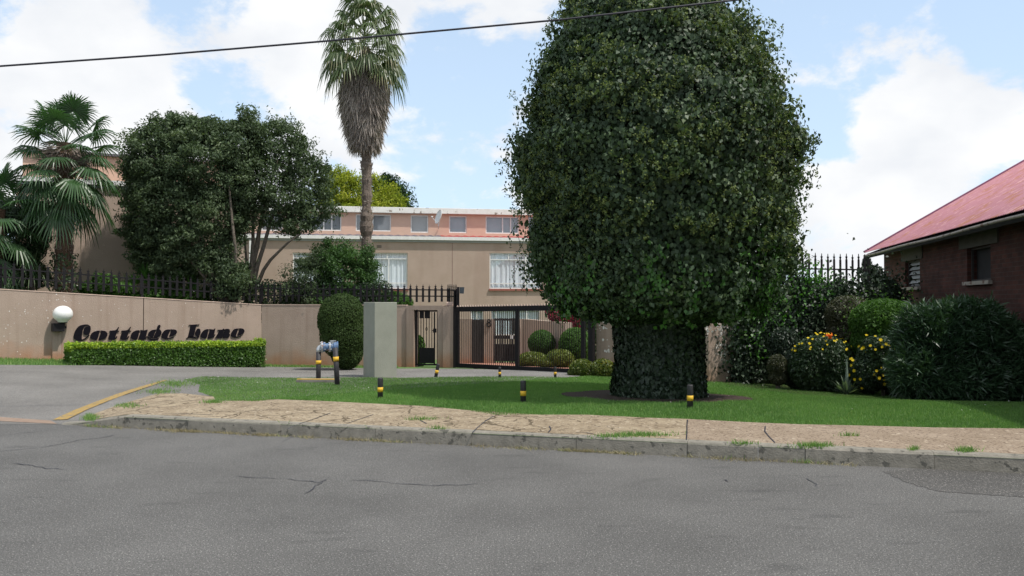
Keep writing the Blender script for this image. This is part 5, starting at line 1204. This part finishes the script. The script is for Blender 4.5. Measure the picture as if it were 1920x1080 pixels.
la = [pl(370, 320, YA, 100, 85, 80), pl(300, 300, YA, 62, 60), pl(322, 255, YA, 40, 36), pl(318, 236, YA, 18, 16), pl(385, 238, YA, 26, 20), pl(395, 262, YA, 52, 40), pl(460, 240, YA, 20, 24), pl(440, 290, YA, 55, 55), pl(290, 370, YA, 60, 60), pl(285, 430, YA, 52, 55), pl(330, 455, YA, 60, 55), pl(390, 420, YA, 70, 75), pl(270, 330, YA, 38, 40), pl(430, 380, YA, 45, 60), pl(345, 400, YA, 70, 70), pl(455, 262, YA, 32, 38), pl(380, 490, YA, 45, 30), pl(430, 520, YA, 40, 40), pl(320, 500, YA, 52, 34), pl(280, 470, YA, 34, 34)]
foliage(ta, la, 120000, .105, M['tree'], .42, .3, .35, .85, .2, 200, clump=(520, .30))
A_ = lambda px, py, dy=0: tuple(PY(px, py, YA+dy))
branchy(ta, A_(440, 590, .2), [(A_(380, 480, -.5), A_(335, 370, -.5), 1), (A_(448, 480, -.8), A_(425, 320, -.5), .9), (A_(430, 500), A_(380, 300), 1), (A_(400, 540, -.4), A_(300, 420, -.6), .8), (A_(420, 500, .3), A_(450, 300), .9)], .09)
YB = 24.9
tb = thing('loose_evergreen_tree', tuple(Vector((PY(466, 570, YB).x, YB, Hf(PY(466, 570, YB).x, YB)))), 'open crowned evergreen tree with a forked pale trunk, left of the tall palm', 'tree')
lb_ = [pl(500, 275, YB, 50, 45), pl(545, 300, YB, 48, 48), pl(500, 330, YB, 60, 50), pl(570, 340, YB, 36, 48), pl(470, 340, YB, 36, 50), pl(540, 370, YB, 55, 40), pl(585, 400, YB, 28, 30), pl(515, 400, YB, 40, 25), pl(555, 425, YB, 34, 18), pl(490, 250, YB, 34, 28), pl(540, 258, YB, 30, 26), pl(612, 392, YB, 22, 12), pl(600, 330, YB, 20, 24), pl(520, 240, YB, 20, 18), pl(590, 370, YB, 30, 26)]
foliage(tb, lb_, 26000, .105, M['tree'], .42, .3, .3, .7, .25, 200, clump=(260, .27))
B_ = lambda px, py, dy=0: tuple(PY(px, py, YB+dy))
branchy(tb, B_(464, 592), [(B_(470, 500), B_(500, 370), 1.15), (B_(472, 510), B_(480, 330, -.4), .8), (B_(480, 495), B_(560, 440, -.5), .7), (B_(482, 470), B_(540, 330), .8), (B_(470, 480), B_(520, 300), .7), (B_(470, 520, -.2), B_(455, 420), .6)], .13)
YS = 25.2
sb = thing('bushy_shrub', tuple(Vector((PY(640, 570, YS).x, YS, Hf(PY(640, 570, YS).x, YS)))), 'big mid green leafy shrub behind the spiked fence, at the foot of the tall palm', 'shrub')
foliage(sb, [pl(648, 520, YS, 54, 44), pl(672, 488, YS, 30, 22), pl(640, 478, YS, 18, 18), pl(620, 500, YS, 40, 30), pl(612, 466, YS, 14, 18), pl(688, 520, YS, 18, 26), pl(640, 560, YS, 60, 40)], 26000, .085, M['treeshrub'], .42, .3, .35, .6, .22, 120, clump=(170, .22))
branchy(sb, tuple(PY(640, 600, YS)), [(tuple(PY(640, 560, YS)), tuple(PY(650, 500, YS)), 1), (tuple(PY(620, 560, YS)), tuple(PY(615, 490, YS)), .8)], .05, nm='stem')
sc_ = thing('feathery_shrub', tuple(Vector((PY(575, 570, YS-.3).x, YS-.3, Hf(PY(575, 570, YS).x, YS)))), 'darker feathery shrub spreading left of the big green shrub behind the fence', 'shrub')
foliage(sc_, [pl(580, 520, YS-.3, 42, 38), pl(600, 485, YS-.3, 24, 22), pl(555, 550, YS-.3, 30, 24), pl(590, 560, YS-.3, 40, 24)], 13000, .085, M['tree'], .3, .0, .3, .6, .3, 60, clump=(110, .2))
branchy(sc_, tuple(PY(575, 600, YS-.3)), [(tuple(PY(575, 560, YS-.3)), tuple(PY(585, 500, YS-.3)), 1)], .04, nm='stem')
lh = thing('low_hedge', (PY(500, 570, 25.).x, 25.0, -.2), 'dark low hedge behind the spiked fence under the loose evergreen tree', 'hedge')
foliage(lh, [pl(x, 556, 24.75+.1*math.sin(x), 30, 26+6*math.sin(x*.7), 20) for x in range(400, 720, 26)]+[pl(x, 585, 24.75, 34, 20, 20) for x in range(400, 720, 30)], 22000, .08, M['lowshrub'], .55, .2, .4, .4, .14, 30, name='foliage')
dk = thing('dark_shrub', (PY(40, 570, 22.6).x, 22.6, 0), 'dark shrub filling the far left corner behind the spiked fence', 'shrub')
foliage(dk, [pl(20, 440, 22.4, 62, 60), pl(30, 450, 23.2, 52, 60), pl(60, 430, 23.2, 34, 50), pl(-30, 430, 23.2, 60, 80), pl(40, 515, 22.8, 50, 32), pl(-20, 520, 22.8, 50, 40), pl(25, 510, 22.2, 44, 34)], 34000, .09, M['lowshrub'], .45, .3, .4, .45, .16, 30)
branchy(dk, tuple(PY(40, 560, 22.8)), [(tuple(PY(40, 500, 22.9)), tuple(PY(40, 440, 23.2)), 1)], .06, nm='stem')
gsb = thing('low_shrub', (PY(190, 570, 23).x, 23, 0), 'low light green plants behind the fence between the windmill palm and the sword leaved plants', 'shrub')
foliage(gsb, [pl(170, 540, 22.9, 24, 16), pl(200, 535, 22.9, 24, 20), pl(230, 545, 22.9, 24, 16), pl(185, 522, 22.9, 12, 10), pl(290, 558, 23.9, 40, 20), pl(350, 562, 24.2, 40, 22)], 7000, .09, M['shrub'], .5, .2, .4, .4, .2, 14)
def sword(root, c, n, L_, w_, mat, nm='leaves', spread=1.0, up=.9, bend=.35):
    V = []; tn = []; k = 0
    for i in range(n):
        az = random.uniform(0, 6.283); el = random.uniform(.15, 1.35); d = Vector((math.cos(az)*math.cos(el)*spread, math.sin(az)*math.cos(el)*spread, math.sin(el)*up+.15)).normalized(); s_ = d.cross(Vector((0, 0, 1)))
        s_ = s_.normalized() if s_.length > .05 else Vector((1, 0, 0)); l = L_*random.uniform(.7, 1.1); t_ = random.random(); pr_ = None
        for u_, ww in ((0, .7), (.35, 1), (.7, .7), (1, .04)):
            p = Vector(c)+d*l*u_-Vector((0, 0, bend*l*u_**3*(1-d.z*.6))); q = (p-s_*w_*ww/2, p+s_*w_*ww/2)
            if pr_: V += [pr_[0], pr_[1], q[1], q[0]]; tn += [t_]*4; k += 1
            pr_ = q
    return quadmesh(nm, np.array([tuple(v) for v in V]), k, 4, np.array(tn), mat, root)
for px, py, sc2, lb in ((272, 540, 1.0, 'left clump of sword leaved yucca behind the spiked fence'), (345, 545, 1.0, 'right clump of sword leaved yucca behind the spiked fence')):
    Y = 23.7 if px < 300 else 24.1; p = PY(px, py, Y); yr = thing('yucca', (p.x, Y, Hf(p.x, Y)), lb, 'plant', 'yuccas behind the fence')
    MB().tube([(p.x, Y, Hf(p.x, Y)-.1), (p.x, Y, p.z+.1)], .05, 8).build('stem', M['bark'], yr)
    for dx, dz in ((-.25, .1), (.2, .05), (0, .3), (-.4, -.05), (.35, -.1)): sword(yr, (p.x+dx, Y+random.uniform(-.2, .1), p.z+dz), 46, .62*sc2, .04, M['yucca'])
p = PY(60, 560, 21.9); yr = thing('yucca', (p.x, 21.9, Hf(p.x, 21.9)), 'drooping sword leaved plant behind the fence left of the windmill palm trunk', 'plant', 'yuccas behind the fence')
sword(yr, (p.x, 21.9, p.z+.55), 130, 1.25, .035, M['tree'], bend=.9); MB().tube([(p.x, 21.9, p.z-.5), (p.x, 21.9, p.z+.6)], .06, 8).build('stem', M['bark'], yr)

# far conifers behind the house
YF = 54.
fc_ = thing('golden_conifer', tuple(Vector((PY(680, 570, YF).x, YF, -1))), 'yellow green conifer rising over the roof of the townhouse', 'tree')
foliage(fc_, [pl(640, 352, YF, 34, 34), pl(620, 375, YF, 28, 32), pl(632, 335, YF, 16, 17), pl(655, 345, YF, 17, 20), pl(668, 368, YF, 34, 32), pl(700, 350, YF, 14, 22), pl(695, 372, YF, 30, 28), pl(722, 368, YF, 22, 24), pl(740, 388, YF, 22, 24), pl(680, 420, YF, 80, 50)], 30000, .22, M['conifer'], .35, -.4, .3, .6, .25, 0, f=1.2, a=.9, b=.8, clump=(260, .55))
branchy(fc_, tuple(PY(680, 620, YF)), [(tuple(PY(680, 500, YF)), tuple(PY(680, 370, YF)), 1)], .25)
fc2 = thing('dark_conifer', tuple(Vector((PY(742, 570, 57).x, 57, -1))), 'dark green conifer peeping out behind the yellow one over the roof', 'tree')
foliage(fc2, [pl(722, 348, 57., 12, 18), pl(736, 358, 57., 12, 26), pl(748, 378, 57., 16, 26), pl(758, 392, 57., 16, 20), pl(735, 400, 57., 26, 36)], 9000, .24, M['cypress'], .35, -.4, .35, .5, .2, 0, f=1.6, clump=(110, .5))
branchy(fc2, tuple(PY(745, 620, 57)), [(tuple(PY(742, 500, 57)), tuple(PY(738, 380, 57)), 1)], .2)

# clipped hedge in front of the sign wall
hA = G(133, 684); hB = G(497, 689)
hd = thing('clipped_hedge', tuple(hA), 'long low clipped hedge with a lime green top below the black lettering', 'hedge')
dh = Vector((hB.x-hA.x, hB.y-hA.y, 0)); Lh = dh.length; dh.normalize(); nh = Vector((dh.y, -dh.x, 0)); n = 34000
hz0 = wz(133, 645, hA.y); hz1_ = wz(497, 641.5, hB.y)
t = rng.random(n); side_ = rng.random(n); zt_a = hz0+(hz1_-hz0)*t; zb_a = H(hA.x+dh.x*t*Lh, hA.y+dh.y*t*Lh)
front = side_ < .42; top_ = (side_ >= .42) & (side_ < .72); bk_ = side_ >= .72; wdt = .75
off = np.where(front, .0, np.where(top_, -wdt*rng.random(n), -wdt)); vz = np.where(top_, 1., rng.random(n)**.8)
Pz = zb_a+(zt_a-zb_a)*vz; endr = rng.random(n) < .06; off = np.where(endr, -wdt*rng.random(n), off); t = np.where(endr, (rng.random(n) > .5)*1., t)
wob = .075*nz3(np.stack([t*Lh, Pz*2, off*3], 1), 1.8)
P_ = np.stack([hA.x+dh.x*t*Lh+nh.x*off, hA.y+dh.y*t*Lh+nh.y*off, Pz], 1)
Nn = np.where(front[:, None], np.array(nh)[None], np.where(top_[:, None], np.array([0, 0, 1.])[None], -np.array(nh)[None])); P_ += Nn*wob[:, None]-Nn*.10*rng.random((n, 1))+rng.normal(size=(n, 3))*.015
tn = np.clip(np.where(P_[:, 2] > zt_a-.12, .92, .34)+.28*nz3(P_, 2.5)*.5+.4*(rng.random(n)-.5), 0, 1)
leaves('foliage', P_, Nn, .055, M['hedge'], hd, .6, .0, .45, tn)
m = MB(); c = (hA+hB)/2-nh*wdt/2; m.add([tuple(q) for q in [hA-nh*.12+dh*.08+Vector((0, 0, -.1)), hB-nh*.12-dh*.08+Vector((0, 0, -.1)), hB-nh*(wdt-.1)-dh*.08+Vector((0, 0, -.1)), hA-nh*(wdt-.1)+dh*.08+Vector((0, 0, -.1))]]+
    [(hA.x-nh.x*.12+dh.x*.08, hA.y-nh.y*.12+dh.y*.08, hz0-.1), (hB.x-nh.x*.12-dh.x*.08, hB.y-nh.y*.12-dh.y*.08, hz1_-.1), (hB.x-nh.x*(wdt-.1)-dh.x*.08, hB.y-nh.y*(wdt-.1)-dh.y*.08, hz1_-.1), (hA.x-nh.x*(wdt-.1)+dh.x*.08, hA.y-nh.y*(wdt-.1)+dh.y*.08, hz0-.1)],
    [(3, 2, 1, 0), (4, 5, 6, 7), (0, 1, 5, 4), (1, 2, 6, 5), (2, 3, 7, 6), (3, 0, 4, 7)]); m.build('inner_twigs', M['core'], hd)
def topiary(nm, label, lumps, n, size, mat, core=.86, cat='shrub', group=None, zmin=None, **kw):
    c = lumps[0][0]; root = thing(nm, (c[0], c[1], Hf(c[0], c[1])), label, cat, group)
    foliage(root, lumps, n, size, mat, depth=.14, amp=.05, name='foliage', **kw)
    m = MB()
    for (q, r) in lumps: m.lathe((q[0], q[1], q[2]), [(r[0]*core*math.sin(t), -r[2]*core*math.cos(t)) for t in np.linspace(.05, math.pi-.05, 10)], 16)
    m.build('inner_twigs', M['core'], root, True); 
    MB().tube([(c[0], c[1], Hf(c[0], c[1])-.1), (c[0], c[1], c[2])], .05, 8).build('stem', M['bark'], root); return root
Yt = 21.8
topiary('ball_topiary', 'tall dark bush clipped to a smooth dome, beside the grey green pillar', [pl(641, 598, Yt, 45, 48), pl(645, 625, Yt, 44, 52), pl(650, 655, Yt, 31, 40)], 30000, .045, M['topiary'], .9, aspect=.6, droop=0, flat=.5)
topiary('ball_topiary', 'left clipped ball seen through the sliding gate, before the garden wall', [pl(1016, 643, 25.6, 26, 25), pl(1014, 662, 25.6, 17, 18)], 9000, .05, M['shrub'], .88, group='clipped balls behind the gate', flat=.5, droop=0)
topiary('ball_topiary', 'right clipped ball seen through the sliding gate, close to its end', [pl(1078, 648, 24.0, 32, 34), pl(1078, 668, 24.0, 24, 24)], 10000, .05, M['shrub'], .88, group='clipped balls behind the gate', flat=.5, droop=0)
def bush(nm, label, lumps, n, size, mat, cat='shrub', group=None, stem=True, **kw):
    c = lumps[0][0]; root = thing(nm, (c[0], c[1], Hf(c[0], c[1])), label, cat, group)
    foliage(root, lumps, n, size, mat, name='foliage', **kw)
    if stem: branchy(root, (c[0], c[1], Hf(c[0], c[1])-.1), [((c[0]+.05, c[1], (c[2]+Hf(c[0], c[1]))/2), c, 1), ((c[0]-.1, c[1]-.05, (c[2]+Hf(c[0], c[1]))/2), (c[0]+lumps[0][1][0]*.4, c[1], c[2]+lumps[0][1][2]*.3), .7)], .03, nm='stem')
    return root
bush('gold_shrub', 'low mottled shrub under the left clipped ball inside the gate', [pl(1000, 674, 24.2, 28, 14), pl(985, 680, 24.2, 18, 9)], 3500, .07, M['abelia'], group='low shrubs inside the gate')
bush('gold_shrub', 'low mottled shrub under the right clipped ball inside the gate', [pl(1050, 672, 23.3, 26, 17), pl(1030, 680, 23.3, 22, 12)], 4000, .07, M['abelia'], group='low shrubs inside the gate')
bush('gold_shrub', 'yellow green shrub with reddish tips outside the gate, left of its neighbour', [pl(1091, 692, 19.4, 24, 20), pl(1080, 700, 19.4, 16, 12), pl(1100, 700, 19.4, 18, 13)], 6000, .06, M['abelia'], group='shrubs between gate and ivy tree', a=.8, b=.7)
bush('gold_shrub', 'reddish green shrub outside the gate touching the ivy trunk', [pl(1131, 693, 19.2, 24, 21), pl(1146, 698, 19.2, 22, 18), pl(1118, 703, 19.2, 16, 10)], 6000, .06, M['abelia'], group='shrubs between gate and ivy tree', a=.8, b=.9)
bush('bougainvillea', 'crimson flowering bush hanging over the garden wall behind the gate', [pl(1045, 593, 26.5, 17, 12), pl(1062, 604, 26.2, 14, 14), pl(1035, 585, 26.6, 12, 8), pl(1080, 600, 26.2, 12, 20)], 2600, .08, M['boug'], flat=.2)
bush('dark_shrub', 'dark bush in the shade at the back of the court right of the clipped balls', [pl(1088, 625, 27, 34, 40), pl(1075, 600, 27.2, 30, 24), pl(1110, 640, 26.5, 30, 50)], 9000, .09, M['lowshrub'])
p = PY(786, 660, 24.6)
bush('low_shrub', 'yellow green shrub glimpsed through the narrow black gate', [pl(786, 648, 24.8, 11, 20), pl(788, 668, 24.8, 12, 20)], 1500, .08, M['shrub'])
bush('low_shrub', 'green shrub behind the spiked fence just left of the portal', [pl(735, 566, 25.4, 40, 20), pl(700, 570, 25.4, 30, 24), pl(750, 575, 25.4, 20, 20)], 7000, .08, M['shrub'])
for px, py, n, L_, lb in ((507, 684, 60, .38, 'small clump of dark strap leaves at the right end of the clipped hedge'), (665, 686, 70, .34, 'tuft of strap leaves between the domed bush and the grey green pillar')):
    q = G(px, py); rt = thing('strap_leaf_plant', tuple(q), lb, 'plant', 'strap leaf plants by the sign wall'); sword(rt, tuple(q), n, L_, .03, M['lowshrub'], up=1.6)
q = G(563, 686); rt = thing('bare_twig_plant', tuple(q), 'almost leafless little plant against the pink wall left of the domed bush', 'plant'); m = MB()
for a in (-1.0, -.5, .2, .7, 1.1): m.tube([q, q+Vector((a*.08, 0, .12)), q+Vector((a*.2, 0, .30-abs(a)*.08))], [.012, .01, .004], 5)
m.build('twigs', M['bark'], rt)

# ------------------------------------------------------------------ right hand garden
# ivy over the boundary wall
def ivy_patch(root, pts, P0, n_, mat, size, thick, name):
    out = []; nn = []
    for px, py, sx, sy, k in pts:
        for _ in range(k):
            p = on_plane(px+random.gauss(0, sx), py+random.gauss(0, sy), P0, n_)+n_*(random.random()**1.3*thick+.02); 
            if p.z < Hf(p.x, p.y)-.02: continue
            out.append(tuple(p)); nn.append(tuple(n_))
    return leaves(name, np.array(out), np.array(nn), size, mat, root, .75, .6, .5)
iv = thing('wall_ivy', tuple(on_plane(1450, 700, o2, n2)), 'dark ivy climbing over the pink wall and through the tall fence, right of the tree', 'ivy')
ivy_patch(iv, [(1415, 660, 24, 32, 5500), (1400, 700, 16, 16, 2500), (1450, 610, 32, 24, 5000), (1490, 650, 26, 34, 5000), (1540, 600, 30, 22, 4000), (1520, 560, 34, 16, 2500), (1590, 580, 34, 26, 3500), (1560, 660, 40, 40, 5000), (1450, 540, 26, 26, 1800), (1640, 600, 30, 40, 4000)], o2, n2, M['ivydark'], .09, .45, 'foliage')
ivy_patch(iv, [(1440, 590, 26, 36, 900), (1420, 560, 20, 20, 500), (1500, 540, 26, 22, 700), (1405, 645, 14, 30, 500)], o2, n2, M['ivynew'], .08, .5, 'new_leaves')
bush('climber', 'light creeper growing on the tall fence with sky showing through', [pl(1500, 540, 20.4, 22, 22), pl(1545, 548, 20.4, 26, 22), pl(1575, 545, 20.3, 18, 26), pl(1600, 565, 20.2, 26, 18)], 4200, .075, M['shrub'], amp=.3, depth=.8)
bush('climber', 'dark wispy creeper over the corner of the brick building', [pl(1628, 520, 21.2, 12, 30), pl(1645, 535, 21.0, 16, 40), pl(1665, 560, 20.8, 26, 36), pl(1625, 492, 21.3, 8, 14)], 7000, .08, M['ivydark'], amp=.3, depth=.8)
topiary('dome_shrub', 'bronze green domed shrub behind the bright domed one, near the tall fence', [pl(1592, 592, 18.6, 44, 38), pl(1592, 625, 18.6, 42, 40)], 16000, .06, M['purpleshrub'], .86, flat=.45, droop=0)
topiary('dome_shrub', 'bright green domed shrub in front of the brick wall', [pl(1660, 605, 17.0, 66, 44), pl(1640, 598, 17.0, 40, 34), pl(1660, 640, 17.0, 60, 50)], 26000, .065, M['shrub'], .80, flat=.4, droop=0, sp=90)
topiary('ball_topiary', 'small clipped grey green ball on a stem before the ivy covered wall', [pl(1458, 686, 17.2, 19, 22), pl(1458, 708, 17.2, 16, 14)], 4500, .05, M['purpleshrub'], .84, flat=.4)
def flowers(root, lumps, n, mat, size, top=False):
    P, Nn = lumps_points(lumps, 4000, .02, .1); k = (Nn[:, 1] < .2) & ((Nn[:, 2] > .35) if top else (Nn[:, 2] > -.6)); P = P[k]; Nn = Nn[k]
    pk = rng.choice(len(P), n, False); first = None
    for p, q in zip(P[pk], Nn[pk]):
        if first is None:
            m = MB()
            for a in range(7):
                t = 2*math.pi*a/7; c, d = math.cos(t), math.sin(t)
                m.add([(0, 0, 0), (c*.6-d*.22, d*.6+c*.22, .1), (c, d, .02), (c*.6+d*.22, d*.6-c*.22, .1)], [(0, 1, 2, 3)])
            o = first = m.build('flower', mat, None); o.parent = root
        else: o = first.copy(); COL.objects.link(o)
        o.scale = (size*random.uniform(.5, .75),)*3; o.location = Vector(p)+Vector(q)*.05-root.location
        o.rotation_euler = (Vector(q)+Vector((random.gauss(0, .3), -.5+random.gauss(0, .3), .2))).to_track_quat('Z', 'Y').to_euler()
lf = [pl(1540, 668, 17.0, 54, 38, 40), pl(1515, 690, 17.0, 38, 36), pl(1565, 695, 17.0, 44, 38), pl(1540, 712, 17.0, 50, 24, 30)]
f1_ = bush('flowering_shrub', 'flat topped dark green shrub dotted with small yellow flowers and one orange bloom', lf, 20000, .07, M['lowshrub'], group='yellow flowering shrubs', amp=.08); flowers(f1_, lf[:1], 34, M['daisy'], .045, True)
lf2 = [pl(1655, 680, 16.4, 48, 48, 40), pl(1630, 700, 16.4, 34, 38), pl(1680, 710, 16.4, 34, 34), pl(1652, 648, 16.4, 34, 20)]
f2_ = bush('flowering_shrub', 'rounder dark green bush with larger yellow daisies, beside the long leaved bush', lf2, 20000, .06, M['lowshrub'], group='yellow flowering shrubs', amp=.1); flowers(f2_, lf2, 70, M['daisy'], .06)
q = PY(1555, 630, 16.6); leaves('orange_bloom', np.array([tuple(q+Vector((random.gauss(0, .03), random.gauss(0, .03), random.gauss(0, .02)))) for _ in range(24)]), np.tile([0, -.5, .8], (24, 1)), .07, M['orange'], f1_, .6, 0, .5)
# oleander: whorls of long leaves on many stems
YO = 14.3
ol = [pl(1790, 660, YO, 95, 80, 60), pl(1740, 640, YO, 60, 62, 50), pl(1850, 650, YO+.3, 70, 60, 50), pl(1780, 605, YO, 40, 30), pl(1830, 600, YO, 42, 26), pl(1900, 690, YO, 60, 70, 50), pl(1720, 700, YO-.2, 50, 46, 40), pl(1800, 715, YO-.3, 100, 36, 40), pl(1985, 680, YO, 80, 70, 50)]
c = ol[0][0]; orr = thing('oleander_bush', (c[0], c[1], Hf(c[0], c[1])), 'large dark bush of long narrow leaves before the brick building at the right edge', 'shrub')
P, Nn = lumps_points(ol, 3600, .5, .1); k = 16; dd = rng.normal(size=(len(P)*k, 3)); dd /= np.linalg.norm(dd, axis=1, keepdims=True); dd = dd*.8+np.repeat(Nn, k, 0)*.5+np.array([0, 0, .35]); dd /= np.linalg.norm(dd, axis=1, keepdims=True)
st = np.repeat(P, k, 0)+rng.normal(size=dd.shape)*np.array([.02, .02, .07]); nq = np.cross(dd, rng.normal(size=dd.shape)); nq /= np.linalg.norm(nq, axis=1, keepdims=True); Lq = rng.uniform(.13, .22, (len(dd), 1)); v = np.empty((len(dd), 4, 3))
v[:, 0] = st; v[:, 1] = st+dd*Lq*.45+nq*.014; v[:, 2] = st+dd*Lq-np.array([0, 0, .02]); v[:, 3] = st+dd*Lq*.45-nq*.014
quadmesh('foliage', v.reshape(-1, 3), len(dd), 4, np.repeat(np.repeat(np.clip(.35+.35*nz3(P, 1.5)+.3*(rng.random(len(P))-.3), 0, 1), k), 4), M['oleander'], orr)
branchy(orr, (c[0], c[1], Hf(c[0], c[1])-.1), [((c[0]+a*.3, c[1], .4), (c[0]+a, c[1]-.1, 1.2+.3*math.sin(a*5)), 1) for a in (-.8, -.4, 0, .3, .6, .9)], .025, nm='stems')
q = G(1592, 741); q.y += .1; sr = thing('spiky_succulent', tuple(q), 'pale upright succulent with a tall woolly spike at the lawn edge', 'plant')
sword(sr, tuple(q), 60, .40, .05, M['succulent'], up=1.3, bend=.1)
m = MB(); m.tube([q, q+Vector((0, 0, .35)), q+Vector((.0, 0, .72))], [.03, .035, .008], 8); m.build('spike', leafmat('woolly_spike', (.22, .28, .22), (.28, .34, .28)), sr)
bush('dark_shrub', 'dark shade shrub between the flat topped flowering shrub and the ivy wall', [pl(1500, 690, 17.4, 34, 40), pl(1470, 655, 18, 30, 40)], 8000, .08, M['ivydark'])
print('plants ok')
print('objects', len(bpy.data.objects))
